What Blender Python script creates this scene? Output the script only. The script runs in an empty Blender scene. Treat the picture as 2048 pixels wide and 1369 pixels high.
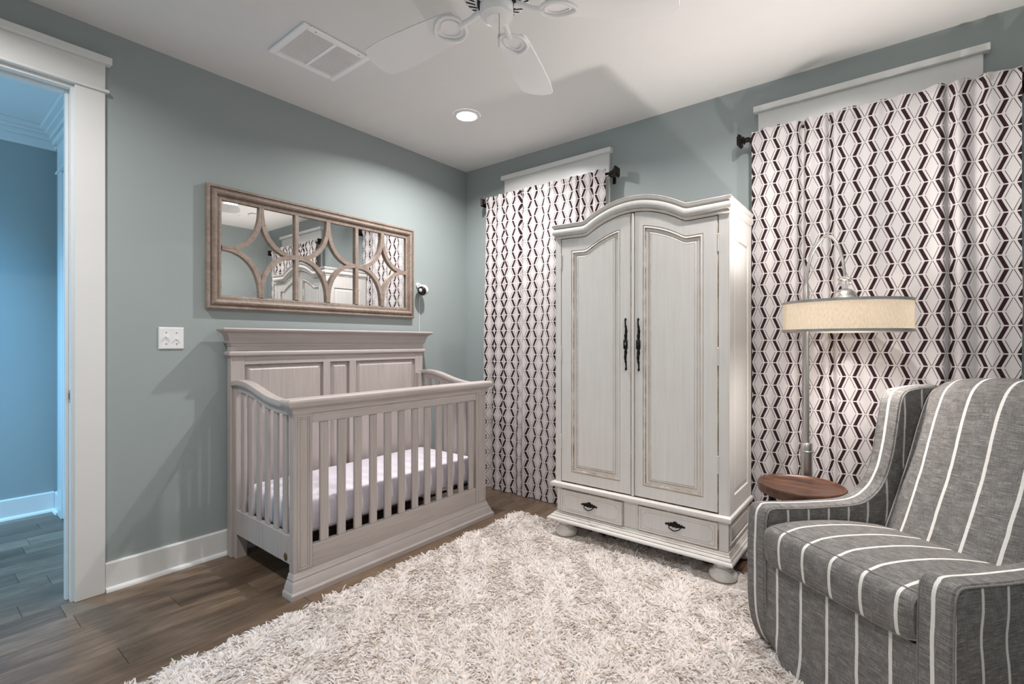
import bpy, bmesh, math, random
import numpy as np
from mathutils import Matrix, Vector

random.seed(7)
rng = np.random.default_rng(7)
PI = math.pi
SC = bpy.context.scene
COL = SC.collection

# ------------------------------------------------------------------ camera, world, lights, exposure
W, D, H = 3.82, 3.85, 2.743            # room: x 0..W, y -D..0, z 0..H
cam_d = bpy.data.cameras.new('camera')
cam_d.sensor_width = 36.0
cam_d.lens = 972.0 / 2048.0 * 36.0
cam_d.clip_start = 0.02
cam = bpy.data.objects.new('camera', cam_d)
cam.location = (3.033, -3.162, 1.22)
cam.rotation_euler = (PI / 2, 0, math.radians(38.4))
COL.objects.link(cam)
SC.camera = cam

SC.view_settings.view_transform = 'Standard'
SC.view_settings.look = 'None'
SC.view_settings.gamma = 1.0
SC.view_settings.use_curve_mapping = False
SC.view_settings.exposure = 0.0
try:
    SC.cycles.max_bounces = 14
    SC.cycles.diffuse_bounces = 8
    SC.cycles.sample_clamp_indirect = 6.0
except Exception:
    pass

world = bpy.data.worlds.new('world')
SC.world = world
world.use_nodes = True
world.node_tree.nodes['Background'].inputs[0].default_value = (0.45, 0.68, 1.0, 1)
world.node_tree.nodes['Background'].inputs[1].default_value = 0.8

CANS = [(0.77, -0.795), (2.70, -0.905), (0.77, -3.05), (3.05, -3.05)]
CAN_W = [32, 20, 17, 27]
HALL_W = 27
LAMP_W = 1.5
LAMP_UP = 72
LAMP_DN = 22


def lamp(name, kind, loc, energy, color, size=0.1, size_y=None, rot=(0, 0, 0), spread=None):
    d = bpy.data.lights.new(name, kind)
    d.energy = energy
    d.color = color
    if kind == 'AREA':
        d.shape = 'DISK' if size_y is None else 'RECTANGLE'
        d.size = size
        if size_y is not None:
            d.size_y = size_y
        if spread is not None:
            d.spread = spread
    else:
        d.shadow_soft_size = size
    o = bpy.data.objects.new(name, d)
    o.location = loc
    o.rotation_euler = rot
    COL.objects.link(o)
    return o


for i, (cx, cy) in enumerate(CANS):
    lamp('can_lamp', 'AREA', (cx, cy, H - 0.016), CAN_W[i], (1.0, 0.972, 0.95), 0.06, spread=math.radians(155))
# daylight reaching the hall from its far windows
lamp('hall_daylight', 'AREA', (-0.93, -4.75, 1.20), HALL_W, (0.28, 0.68, 0.95), 1.3, 2.2, rot=(PI / 2 - 0.12, 0, 0))
lamp('hall_floor_fill', 'AREA', (-1.12, -3.40, H - 0.03), 34, (0.16, 0.52, 0.95), 0.6, 0.6, spread=math.radians(95))  # added fill without a real source, turns the hall floor blue


# ------------------------------------------------------------------ materials
def new_mat(name):
    m = bpy.data.materials.new(name)
    m.use_nodes = True
    nt = m.node_tree
    return m, nt, nt.nodes['Principled BSDF']


def N(nt, t, **kw):
    n = nt.nodes.new(t)
    for k, v in kw.items():
        setattr(n, k, v)
    return n


def mth(nt, op, a, b=None, c=None, clamp=False):
    n = nt.nodes.new('ShaderNodeMath')
    n.operation = op
    n.use_clamp = clamp
    for i, v in enumerate((a, b, c)):
        if v is None:
            continue
        if isinstance(v, (int, float)):
            n.inputs[i].default_value = v
        else:
            nt.links.new(v, n.inputs[i])
    return n.outputs[0]


def mix(nt, fac, a, b):
    n = nt.nodes.new('ShaderNodeMix')
    n.data_type = 'RGBA'
    for i, v in ((0, fac), (6, a), (7, b)):
        if isinstance(v, (int, float)):
            n.inputs[i].default_value = v
        elif isinstance(v, tuple):
            n.inputs[i].default_value = (*v, 1) if len(v) == 3 else v
        else:
            nt.links.new(v, n.inputs[i])
    return n.outputs[2]


def noise(nt, vec, scale, detail=4, rough=0.55, mapscale=None):
    if mapscale is not None:
        mp = N(nt, 'ShaderNodeMapping')
        mp.inputs['Scale'].default_value = mapscale
        nt.links.new(vec, mp.inputs[0])
        vec = mp.outputs[0]
    n = N(nt, 'ShaderNodeTexNoise')
    n.inputs['Scale'].default_value = scale
    n.inputs['Detail'].default_value = detail
    n.inputs['Roughness'].default_value = rough
    nt.links.new(vec, n.inputs['Vector'])
    return n.outputs['Fac']


def ramp(nt, fac, stops):
    r = N(nt, 'ShaderNodeValToRGB')
    el = r.color_ramp.elements
    while len(el) > 1:
        el.remove(el[-1])
    el[0].position, el[0].color = stops[0][0], (*stops[0][1], 1)
    for p, c in stops[1:]:
        e = el.new(p)
        e.color = (*c, 1)
    nt.links.new(fac, r.inputs[0])
    return r.outputs[0]


def bump(nt, bsdf, h, strength, dist):
    b = N(nt, 'ShaderNodeBump')
    b.inputs['Strength'].default_value = strength
    b.inputs['Distance'].default_value = dist
    nt.links.new(h, b.inputs['Height'])
    nt.links.new(b.outputs[0], bsdf.inputs['Normal'])


def tex_obj(nt):
    return N(nt, 'ShaderNodeTexCoord').outputs['Object']


def plain(name, col, rough=0.5, metal=0.0, spec=0.5, var=0.04, scale=8.0, mapscale=None, bmp=0.0):
    m, nt, b = new_mat(name)
    f = noise(nt, tex_obj(nt), scale, 5, 0.6, mapscale)
    lo = tuple(max(0, c * (1 - var)) for c in col)
    hi = tuple(min(1, c * (1 + var)) for c in col)
    nt.links.new(ramp(nt, f, [(0.3, lo), (0.7, hi)]), b.inputs['Base Color'])
    b.inputs['Roughness'].default_value = rough
    b.inputs['Metallic'].default_value = metal
    b.inputs['Specular IOR Level'].default_value = spec
    if bmp:
        bump(nt, b, f, bmp, 0.002)
    return m


def mat_wall():
    m, nt, b = new_mat('sage_wall_paint')
    t = tex_obj(nt)
    f = noise(nt, t, 1.3, 2)
    nt.links.new(ramp(nt, f, [(0.3, (0.328, 0.372, 0.374)), (0.7, (0.342, 0.386, 0.388))]), b.inputs['Base Color'])
    b.inputs['Roughness'].default_value = 0.55
    b.inputs['Specular IOR Level'].default_value = 0.3
    bump(nt, b, noise(nt, t, 260, 3), 0.12, 0.001)
    return m


def mat_plank():
    m, nt, b = new_mat('dark_maple_plank')
    t = tex_obj(nt)
    oi = N(nt, 'ShaderNodeObjectInfo')
    off = N(nt, 'ShaderNodeVectorMath', operation='ADD')
    cmb = N(nt, 'ShaderNodeCombineXYZ')
    nt.links.new(mth(nt, 'MULTIPLY', oi.outputs['Random'], 37.0), cmb.inputs[0])
    nt.links.new(mth(nt, 'MULTIPLY', oi.outputs['Random'], 91.0), cmb.inputs[1])
    nt.links.new(t, off.inputs[0])
    nt.links.new(cmb.outputs[0], off.inputs[1])
    v = off.outputs[0]
    g1 = noise(nt, v, 6, 6, 0.6, (9, 0.7, 1))
    g2 = noise(nt, v, 3, 4, 0.6, (2.2, 1.0, 1))
    g3 = noise(nt, v, 60, 3, 0.6, (8, 0.5, 1))
    f = mth(nt, 'ADD', mth(nt, 'MULTIPLY', g1, 0.45), mth(nt, 'MULTIPLY', g2, 0.55))
    f = mth(nt, 'ADD', f, mth(nt, 'MULTIPLY', mth(nt, 'SUBTRACT', oi.outputs['Random'], 0.5), 0.22))
    f = mth(nt, 'ADD', f, mth(nt, 'MULTIPLY', mth(nt, 'SUBTRACT', g3, 0.5), 0.25))
    c = ramp(nt, f, [(0.28, (0.066, 0.042, 0.026)), (0.5, (0.140, 0.093, 0.061)), (0.74, (0.270, 0.190, 0.128))])
    nt.links.new(c, b.inputs['Base Color'])
    b.inputs['Specular IOR Level'].default_value = 0.4
    r = mth(nt, 'ADD', 0.24, mth(nt, 'MULTIPLY', g2, 0.18))
    nt.links.new(r, b.inputs['Roughness'])
    bump(nt, b, g1, 0.10, 0.002)
    return m


def mat_wood(name, stops, rough=0.45, mapscale=(30, 30, 1.5), coarse=(4, 4, 0.6), bmp=0.08):
    m, nt, b = new_mat(name)
    t = tex_obj(nt)
    a = noise(nt, t, 3, 6, 0.65, mapscale)
    c = noise(nt, t, 2, 4, 0.6, coarse)
    f = mth(nt, 'ADD', mth(nt, 'MULTIPLY', a, 0.55), mth(nt, 'MULTIPLY', c, 0.45))
    nt.links.new(ramp(nt, f, stops), b.inputs['Base Color'])
    b.inputs['Roughness'].default_value = rough
    bump(nt, b, a, bmp, 0.002)
    return m


def mat_curtain():
    """printed lattice: dark zigzag bands and fine diamond lines on white cotton, in metres of cloth (UV)"""
    m, nt, b = new_mat('lattice_print_cotton')
    uv = N(nt, 'ShaderNodeUVMap').outputs[0]
    sx = N(nt, 'ShaderNodeSeparateXYZ')
    nt.links.new(uv, sx.inputs[0])
    a = mth(nt, 'DIVIDE', sx.outputs[0], 0.0655)
    v = mth(nt, 'DIVIDE', sx.outputs[1], 0.1265)
    i = mth(nt, 'FLOOR', a)
    fu = mth(nt, 'SUBTRACT', a, i)
    par = mth(nt, 'MODULO', i, 2.0)
    x = mth(nt, 'FRACT', mth(nt, 'ADD', v, mth(nt, 'MULTIPLY', par, 0.5)))
    t = mth(nt, 'SUBTRACT', 1.0, mth(nt, 'ABSOLUTE', mth(nt, 'SUBTRACT', mth(nt, 'MULTIPLY', x, 2.0), 1.0)))
    w = mth(nt, 'SUBTRACT', fu, mth(nt, 'MULTIPLY', t, 0.4))
    band = mth(nt, 'MULTIPLY', mth(nt, 'GREATER_THAN', w, 0.175), mth(nt, 'LESS_THAN', w, 0.425))
    band = mth(nt, 'MULTIPLY', band, mth(nt, 'MULTIPLY', mth(nt, 'GREATER_THAN', t, 0.045), mth(nt, 'LESS_THAN', t, 0.955)))
    l1 = mth(nt, 'LESS_THAN', mth(nt, 'ABSOLUTE', mth(nt, 'SUBTRACT', w, 0.004)), 0.020)
    l2 = mth(nt, 'LESS_THAN', mth(nt, 'ABSOLUTE', mth(nt, 'SUBTRACT', w, 0.596)), 0.020)
    ln = mth(nt, 'MULTIPLY', mth(nt, 'ADD', l1, l2, clamp=True),
             mth(nt, 'MULTIPLY', mth(nt, 'GREATER_THAN', t, 0.05), mth(nt, 'LESS_THAN', t, 0.95)))
    weave = noise(nt, uv, 900, 2, 0.5, (1, 0.35, 1))
    cloth = ramp(nt, weave, [(0.3, (0.555, 0.515, 0.515)), (0.7, (0.65, 0.61, 0.61))])
    dark = ramp(nt, weave, [(0.3, (0.026, 0.011, 0.014)), (0.7, (0.040, 0.018, 0.022))])
    line = (0.035, 0.028, 0.028)
    c = mix(nt, ln, cloth, line)
    c = mix(nt, band, c, dark)
    nt.links.new(c, b.inputs['Base Color'])
    b.inputs['Roughness'].default_value = 0.85
    b.inputs['Specular IOR Level'].default_value = 0.15
    bump(nt, b, weave, 0.15, 0.0006)
    return m


def mat_upholstery():
    """heathered charcoal cloth with narrow white stripes; UV.x is metres across the stripes"""
    m, nt, b = new_mat('striped_grey_slipcover')
    uv = N(nt, 'ShaderNodeUVMap').outputs[0]
    sx = N(nt, 'ShaderNodeSeparateXYZ')
    nt.links.new(uv, sx.inputs[0])
    wob = mth(nt, 'MULTIPLY', mth(nt, 'SUBTRACT', noise(nt, uv, 9, 2), 0.5), 0.006)
    xx = mth(nt, 'ADD', sx.outputs[0], wob)
    d = mth(nt, 'ABSOLUTE', mth(nt, 'SUBTRACT', mth(nt, 'FRACT', mth(nt, 'DIVIDE', xx, 0.1035)), 0.5))
    st = mth(nt, 'LESS_THAN', d, 0.050)
    n1 = noise(nt, uv, 1, 4, 0.7, (20, 420, 1))
    n2 = noise(nt, uv, 1, 4, 0.7, (420, 40, 1))
    n3 = noise(nt, uv, 26, 3)
    f = mth(nt, 'ADD', mth(nt, 'ADD', mth(nt, 'MULTIPLY', n1, 0.55), mth(nt, 'MULTIPLY', n2, 0.3)), mth(nt, 'MULTIPLY', n3, 0.15))
    g = ramp(nt, f, [(0.36, (0.070, 0.066, 0.063)), (0.5, (0.157, 0.149, 0.144)), (0.64, (0.345, 0.33, 0.322))])
    wh = ramp(nt, n1, [(0.3, (0.60, 0.575, 0.55)), (0.7, (0.74, 0.715, 0.69))])
    nt.links.new(mix(nt, st, g, wh), b.inputs['Base Color'])
    b.inputs['Roughness'].default_value = 0.9
    b.inputs['Specular IOR Level'].default_value = 0.15
    bump(nt, b, f, 0.25, 0.001)
    return m


def mat_shade():
    m, nt, b = new_mat('linen_lamp_shade')
    t = tex_obj(nt)
    f = noise(nt, t, 1, 3, 0.6, (260, 260, 60))
    c = ramp(nt, f, [(0.3, (0.70, 0.60, 0.47)), (0.7, (0.86, 0.77, 0.64))])
    nt.nodes.remove(b)
    tr = N(nt, 'ShaderNodeBsdfTranslucent')
    df = N(nt, 'ShaderNodeBsdfDiffuse')
    mx = N(nt, 'ShaderNodeMixShader')
    mx.inputs[0].default_value = 0.45
    nt.links.new(c, tr.inputs[0])
    nt.links.new(c, df.inputs[0])
    nt.links.new(tr.outputs[0], mx.inputs[1])
    nt.links.new(df.outputs[0], mx.inputs[2])
    nt.links.new(mx.outputs[0], nt.nodes['Material Output'].inputs[0])
    return m


def mat_emit(name, col, s):
    m, nt, b = new_mat(name)
    b.inputs['Base Color'].default_value = (0.8, 0.8, 0.8, 1)
    b.inputs['Emission Color'].default_value = (*col, 1)
    b.inputs['Emission Strength'].default_value = s
    return m


def mat_mirror():
    m, nt, b = new_mat('antiqued_mirror_glass')
    t = tex_obj(nt)
    vo = N(nt, 'ShaderNodeTexVoronoi')
    vo.inputs['Scale'].default_value = 42
    nt.links.new(t, vo.inputs['Vector'])
    g = noise(nt, t, 3.2, 2)
    spot = mth(nt, 'MULTIPLY', mth(nt, 'LESS_THAN', vo.outputs['Distance'], 0.085), mth(nt, 'GREATER_THAN', g, 0.5))
    nt.links.new(mix(nt, spot, (0.86, 0.87, 0.87), (0.30, 0.29, 0.28)), b.inputs['Base Color'])
    b.inputs['Metallic'].default_value = 1.0
    nt.links.new(mth(nt, 'MULTIPLY', spot, 0.4), b.inputs['Roughness'])
    return m


def mat_rug():
    m, nt, b = new_mat('ivory_shag_yarn')
    at = N(nt, 'ShaderNodeAttribute', attribute_name='shade')
    t = tex_obj(nt)
    f = mth(nt, 'ADD', mth(nt, 'MULTIPLY', at.outputs['Fac'], 0.7), mth(nt, 'MULTIPLY', noise(nt, t, 3.0, 3), 0.3))
    c = ramp(nt, f, [(0.15, (0.70, 0.615, 0.54)), (0.5, (0.87, 0.83, 0.808)), (0.85, (0.93, 0.907, 0.893))])
    nt.links.new(c, b.inputs['Base Color'])
    b.inputs['Roughness'].default_value = 0.8
    b.inputs['Specular IOR Level'].default_value = 0.1
    tr = N(nt, 'ShaderNodeBsdfTranslucent')
    nt.links.new(c, tr.inputs[0])
    mx = N(nt, 'ShaderNodeMixShader')
    mx.inputs[0].default_value = 0.38
    nt.links.new(b.outputs[0], mx.inputs[1])
    nt.links.new(tr.outputs[0], mx.inputs[2])
    nt.links.new(mx.outputs[0], nt.nodes['Material Output'].inputs[0])
    return m


def mat_brushed(name, col, rough, mapscale):
    m, nt, b = new_mat(name)
    f = noise(nt, tex_obj(nt), 4, 4, 0.6, mapscale)
    nt.links.new(ramp(nt, f, [(0.3, tuple(c * 0.9 for c in col)), (0.7, col)]), b.inputs['Base Color'])
    b.inputs['Metallic'].default_value = 1.0
    nt.links.new(mth(nt, 'ADD', rough - 0.06, mth(nt, 'MULTIPLY', f, 0.12)), b.inputs['Roughness'])
    return m


def mat_armoire():
    m, nt, b = new_mat('distressed_ivory_paint')
    t = tex_obj(nt)
    s = noise(nt, t, 2, 6, 0.65, (26, 26, 1.2))
    l = noise(nt, t, 2.5, 3)
    f = mth(nt, 'ADD', mth(nt, 'MULTIPLY', s, 0.6), mth(nt, 'MULTIPLY', l, 0.4))
    c = ramp(nt, f, [(0.3, (0.60, 0.575, 0.55)), (0.55, (0.665, 0.64, 0.617)), (0.75, (0.715, 0.692, 0.67))])
    nt.links.new(c, b.inputs['Base Color'])
    b.inputs['Roughness'].default_value = 0.42
    bump(nt, b, s, 0.06, 0.002)
    return m


def mat_glaze():
    m, nt, b = new_mat('brown_antique_glaze')
    t = tex_obj(nt)
    f = noise(nt, t, 14, 5, 0.65)
    c = ramp(nt, f, [(0.30, (0.20, 0.125, 0.07)), (0.5, (0.38, 0.285, 0.20)), (0.66, (0.57, 0.53, 0.475))])
    nt.links.new(c, b.inputs['Base Color'])
    b.inputs['Roughness'].default_value = 0.5
    return m


M = {}
M['wall'] = mat_wall()
M['ceiling'] = plain('ceiling_flat_white', (0.745, 0.737, 0.73), 0.9, spec=0.1, var=0.01)
M['trim'] = plain('white_semigloss_trim', (0.755, 0.755, 0.75), 0.32, var=0.01)
M['plank'] = mat_plank()
M['subfloor'] = plain('dark_subfloor', (0.012, 0.009, 0.008), 0.8)
M['crib'] = mat_wood('grey_washed_wood', [(0.30, (0.365, 0.318, 0.302)), (0.5, (0.455, 0.402, 0.384)), (0.72, (0.535, 0.482, 0.464))], 0.42)
M['cribh'] = mat_wood('grey_washed_wood_rail', [(0.30, (0.375, 0.328, 0.312)), (0.5, (0.46, 0.406, 0.388)), (0.72, (0.53, 0.478, 0.46))], 0.40,
                      mapscale=(30, 1.5, 30), coarse=(4, 0.6, 4))
M['sheet'] = plain('lavender_white_sheet', (0.70, 0.66, 0.73), 0.85, spec=0.1, var=0.06, scale=14, bmp=0.5)
M['armoire'] = mat_armoire()
M['glaze'] = mat_glaze()
M['curtain'] = mat_curtain()
M['bronze'] = plain('oil_rubbed_bronze', (0.022, 0.014, 0.011), 0.38, 0.6, var=0.3, scale=30)
M['iron'] = plain('black_iron', (0.006, 0.005, 0.005), 0.45, 0.5, var=0.2)
M['nickel'] = mat_brushed('brushed_nickel', (0.60, 0.575, 0.55), 0.30, (60, 60, 1))
M['shade'] = mat_shade()
M['walnut'] = mat_wood('acacia_wood', [(0.30, (0.022, 0.009, 0.005)), (0.46, (0.064, 0.025, 0.013)), (0.58, (0.125, 0.053, 0.028)), (0.76, (0.23, 0.11, 0.06))], 0.35,
                       mapscale=(3, 9, 3), coarse=(1.2, 4, 1))
M['cloth'] = mat_upholstery()
M['mirror'] = mat_mirror()
M['piping'] = plain('grey_piping_cord', (0.20, 0.19, 0.183), 0.9, spec=0.1, var=0.25, scale=120)
M['frame'] = mat_wood('weathered_oak_frame', [(0.28, (0.175, 0.125, 0.098)), (0.5, (0.29, 0.225, 0.185)), (0.72, (0.415, 0.345, 0.30))], 0.55,
                      mapscale=(18, 14, 14), coarse=(3, 3, 3), bmp=0.2)
M['frame_dark'] = mat_wood('shaded_oak_groove', [(0.28, (0.10, 0.068, 0.050)), (0.5, (0.17, 0.125, 0.098)), (0.72, (0.26, 0.205, 0.17))], 0.55,  # darker oak paints shade into the frame grooves for more depth
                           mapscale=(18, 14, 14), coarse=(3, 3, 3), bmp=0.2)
M['fan'] = plain('white_fan_enamel', (0.92, 0.915, 0.93), 0.35, var=0.01)
M['white'] = plain('white_plastic', (0.82, 0.82, 0.83), 0.3, var=0.01)
M['black'] = plain('gloss_black_plastic', (0.008, 0.008, 0.009), 0.15, var=0.05)
M['dark'] = plain('dark_void', (0.01, 0.01, 0.01), 0.8)
M['lens'] = mat_emit('lit_can_lens', (1.0, 0.97, 0.94), 9.0)
M['bulb'] = mat_emit('lit_bulb', (1.0, 0.86, 0.7), 8.0)
M['rug'] = mat_rug()
M['rugbase'] = plain('rug_backing', (0.66, 0.60, 0.545), 0.9)
M['brass'] = plain('aged_brass', (0.20, 0.14, 0.07), 0.4, 0.8, var=0.2, scale=60)
M['red'] = plain('red_plastic', (0.6, 0.04, 0.03), 0.4)
M['steel'] = mat_brushed('satin_steel', (0.55, 0.55, 0.55), 0.3, (10, 10, 10))
mg, ntg, bg = new_mat('clear_glass')
bg.inputs['Base Color'].default_value = (1, 1, 1, 1)
bg.inputs['Transmission Weight'].default_value = 1.0
bg.inputs['Roughness'].default_value = 0.0
bg.inputs['IOR'].default_value = 1.5
M['glass'] = mg


# ------------------------------------------------------------------ mesh builder
class MB:
    def __init__(s):
        s.v, s.f, s.mi, s.uv = [], [], [], {}

    def add(s, verts, faces, mi=0, uvs=None):
        o = len(s.v)
        s.v.extend([tuple(p) for p in verts])
        for k, f in enumerate(faces):
            if uvs is not None:
                s.uv[len(s.f)] = uvs[k]
            s.f.append(tuple(i + o for i in f))
            s.mi.append(mi if isinstance(mi, int) else mi[k])
        return s

    def box(s, x0, x1, y0, y1, z0, z1, c=0.0, mi=0):
        if c <= 0:
            v = [(x, y, z) for z in (z0, z1) for y in (y0, y1) for x in (x0, x1)]
            f = [(0, 2, 3, 1), (4, 5, 7, 6), (0, 1, 5, 4), (2, 6, 7, 3), (0, 4, 6, 2), (1, 3, 7, 5)]
            return s.add(v, f, mi)
        c = min(c, 0.45 * min(x1 - x0, y1 - y0, z1 - z0))
        bm = bmesh.new()
        bmesh.ops.create_cube(bm, size=1.0)
        for q in bm.verts:
            q.co = Vector(((x0 + x1) / 2 + q.co.x * (x1 - x0), (y0 + y1) / 2 + q.co.y * (y1 - y0), (z0 + z1) / 2 + q.co.z * (z1 - z0)))
        bmesh.ops.bevel(bm, geom=list(bm.edges), offset=c, segments=1, affect='EDGES')
        bm.verts.index_update()
        s.add([q.co[:] for q in bm.verts], [[q.index for q in f.verts] for f in bm.faces], mi)
        bm.free()
        return s

    def rects(s, x0, x1, y0, y1, prof, mi=0, back=1.0, cap=True, mis=None):
        """stack of rectangles grown by o at height z: mouldings that run round a case. back: share of the growth at y1"""
        n = len(prof)
        v = []
        for o, z in prof:
            v += [(x0 - o, y0 - o, z), (x1 + o, y0 - o, z), (x1 + o, y1 + o * back, z), (x0 - o, y1 + o * back, z)]
        f, ms = [], []
        for k in range(n - 1):
            for j in range(4):
                f.append((4 * k + j, 4 * k + (j + 1) % 4, 4 * k + 4 + (j + 1) % 4, 4 * k + 4 + j))
                ms.append(mis[k] if mis else mi)
        if cap:
            f += [(3, 2, 1, 0), tuple(4 * (n - 1) + j for j in range(4))]
            ms += [mi, mi]
        return s.add(v, f, ms)

    def tube(s, pts, r, n=10, cap=True, mi=0, closed=False):
        pts = [Vector(p) for p in pts]
        m = len(pts)
        rs = r if isinstance(r, (list, tuple)) else [r] * m
        v, f = [], []
        prev = None
        for i, p in enumerate(pts):
            if closed:
                t = pts[(i + 1) % m] - pts[i - 1]
            else:
                t = pts[min(i + 1, m - 1)] - pts[max(i - 1, 0)]
            t.normalize()
            if prev is None:
                a = Vector((0, 0, 1)) if abs(t.z) < 0.9 else Vector((1, 0, 0))
                nx = t.cross(a).normalized()
            else:
                nx = (prev - t * prev.dot(t)).normalized()
            prev = nx
            ny = t.cross(nx)
            for k in range(n):
                an = 2 * PI * k / n
                v.append(p + (nx * math.cos(an) + ny * math.sin(an)) * rs[i])
        for i in range(m if closed else m - 1):
            for k in range(n):
                a, b = i * n, ((i + 1) % m) * n
                f.append((a + k, a + (k + 1) % n, b + (k + 1) % n, b + k))
        if cap and not closed:
            f += [tuple(reversed(range(n))), tuple((m - 1) * n + k for k in range(n))]
        return s.add(v, f, mi)

    def lathe(s, c, prof, n=32, mi=0, cap=True, mis=None):
        """prof: list of (radius, z) about a vertical axis through c"""
        v, f, ms = [], [], []
        for r, z in prof:
            for k in range(n):
                a = 2 * PI * k / n
                v.append((c[0] + r * math.cos(a), c[1] + r * math.sin(a), c[2] + z))
        for i in range(len(prof) - 1):
            for k in range(n):
                f.append((i * n + k, i * n + (k + 1) % n, (i + 1) * n + (k + 1) % n, (i + 1) * n + k))
                ms.append(mis[i] if mis else mi)
        if cap:
            f += [tuple(reversed(range(n))), tuple((len(prof) - 1) * n + k for k in range(n))]
            ms += [mis[0] if mis else mi, mis[-1] if mis else mi]
        return s.add(v, f, ms)

    def prism(s, poly, p0, p1, fn, mi=0):
        """extrude polygon (list of 2d points) between parameter p0 and p1; fn(a,b,p)->xyz"""
        n = len(poly)
        v = [fn(a, b, p0) for a, b in poly] + [fn(a, b, p1) for a, b in poly]
        f = [tuple(reversed(range(n))), tuple(range(n, 2 * n))]
        f += [(i, (i + 1) % n, n + (i + 1) % n, n + i) for i in range(n)]
        return s.add(v, f, mi)

    def grid(s, P, mi=0, uv=None, closed_u=False, flip=False):
        """P[i][j] rows of points"""
        r, c = len(P), len(P[0])
        v = [p for row in P for p in row]
        f, us = [], []
        for i in range(r - 1):
            for j in range(c if closed_u else c - 1):
                q = [(i, j), (i, (j + 1) % c), (i + 1, (j + 1) % c), (i + 1, j)]
                if flip:
                    q.reverse()
                f.append(tuple(a * c + b for a, b in q))
                if uv:
                    us.append([uv[a][b] for a, b in q])
        return s.add(v, f, mi, us if uv else None)

    def move(s, fn):
        s.v = [tuple(fn(*p)) for p in s.v]
        return s


ROOTW = {}                                     # world matrices of the Empties


def obj(name, mb, mats, parent=None, smooth=False, kind=None, label=None, fix=True):
    me = bpy.data.meshes.new(name)
    v = mb.v
    if parent is not None:
        inv = ROOTW[parent.name].inverted()
        v = [(inv @ Vector(p))[:] for p in v]
    me.from_pydata(v, [], mb.f)
    mats = mats if isinstance(mats, (list, tuple)) else [mats]
    for m in mats:
        me.materials.append(M[m] if isinstance(m, str) else m)
    me.polygons.foreach_set('material_index', mb.mi)
    if mb.uv:
        ul = me.uv_layers.new(name='UVMap')
        for fi, us in mb.uv.items():
            p = me.polygons[fi]
            for k, li in enumerate(p.loop_indices):
                ul.data[li].uv = us[k]
    if fix:
        bm = bmesh.new()
        bm.from_mesh(me)
        bmesh.ops.recalc_face_normals(bm, faces=bm.faces)
        bm.to_mesh(me)
        bm.free()
    if smooth:
        me.polygons.foreach_set('use_smooth', [True] * len(me.polygons))
        if smooth != 'all':
            try:
                me.set_sharp_from_angle(angle=math.radians(smooth if smooth is not True else 40))
            except Exception:
                pass
    me.update()
    o = bpy.data.objects.new(name, me)
    COL.objects.link(o)
    if parent is not None:
        o.parent = parent
        ROOTW[o.name] = ROOTW[parent.name].copy()
    else:
        ROOTW[o.name] = Matrix.Identity(4)
    if kind:
        o['kind'] = kind
    if label:
        o['label'] = label
    return o


def thing(name, label, cat, loc=(0, 0, 0), rotz=0.0, group=None):
    o = bpy.data.objects.new(name, None)
    o.empty_display_size = 0.05
    o.location = loc
    o.rotation_euler = (0, 0, rotz)
    COL.objects.link(o)
    ROOTW[o.name] = Matrix.Translation(Vector(loc)) @ Matrix.Rotation(rotz, 4, 'Z')
    o['label'] = label
    o['category'] = cat
    if group:
        o['group'] = group
    return o


def tag(o, label, cat, group=None):
    o['label'] = label
    o['category'] = cat
    if group:
        o['group'] = group
    return o


def struct(name, mb, m, parent=None, smooth=False):
    return obj(name, mb, m, parent, smooth, kind='structure' if parent is None else None)


def catmull(pts, per=6, closed=False):
    pts = [np.array(p, float) for p in pts]
    n = len(pts)
    out = []
    for i in range(n if closed else n - 1):
        if closed:
            p0, p1, p2, p3 = pts[i - 1], pts[i], pts[(i + 1) % n], pts[(i + 2) % n]
        else:
            p0, p1, p2, p3 = pts[max(i - 1, 0)], pts[i], pts[i + 1], pts[min(i + 2, n - 1)]
        for k in range(per):
            t = k / per
            out.append(0.5 * ((2 * p1) + (-p0 + p2) * t + (2 * p0 - 5 * p1 + 4 * p2 - p3) * t * t + (-p0 + 3 * p1 - 3 * p2 + p3) * t ** 3))
    if not closed:
        out.append(pts[-1])
    return [tuple(p) for p in out]


# ------------------------------------------------------------------ room shell
T = 0.12
HX, HY = -1.75, -2.45                   # hall: far wall plane and end wall plane
DY0, DY1 = -3.46, -2.645                # doorway opening
DZ = 2.43

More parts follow.
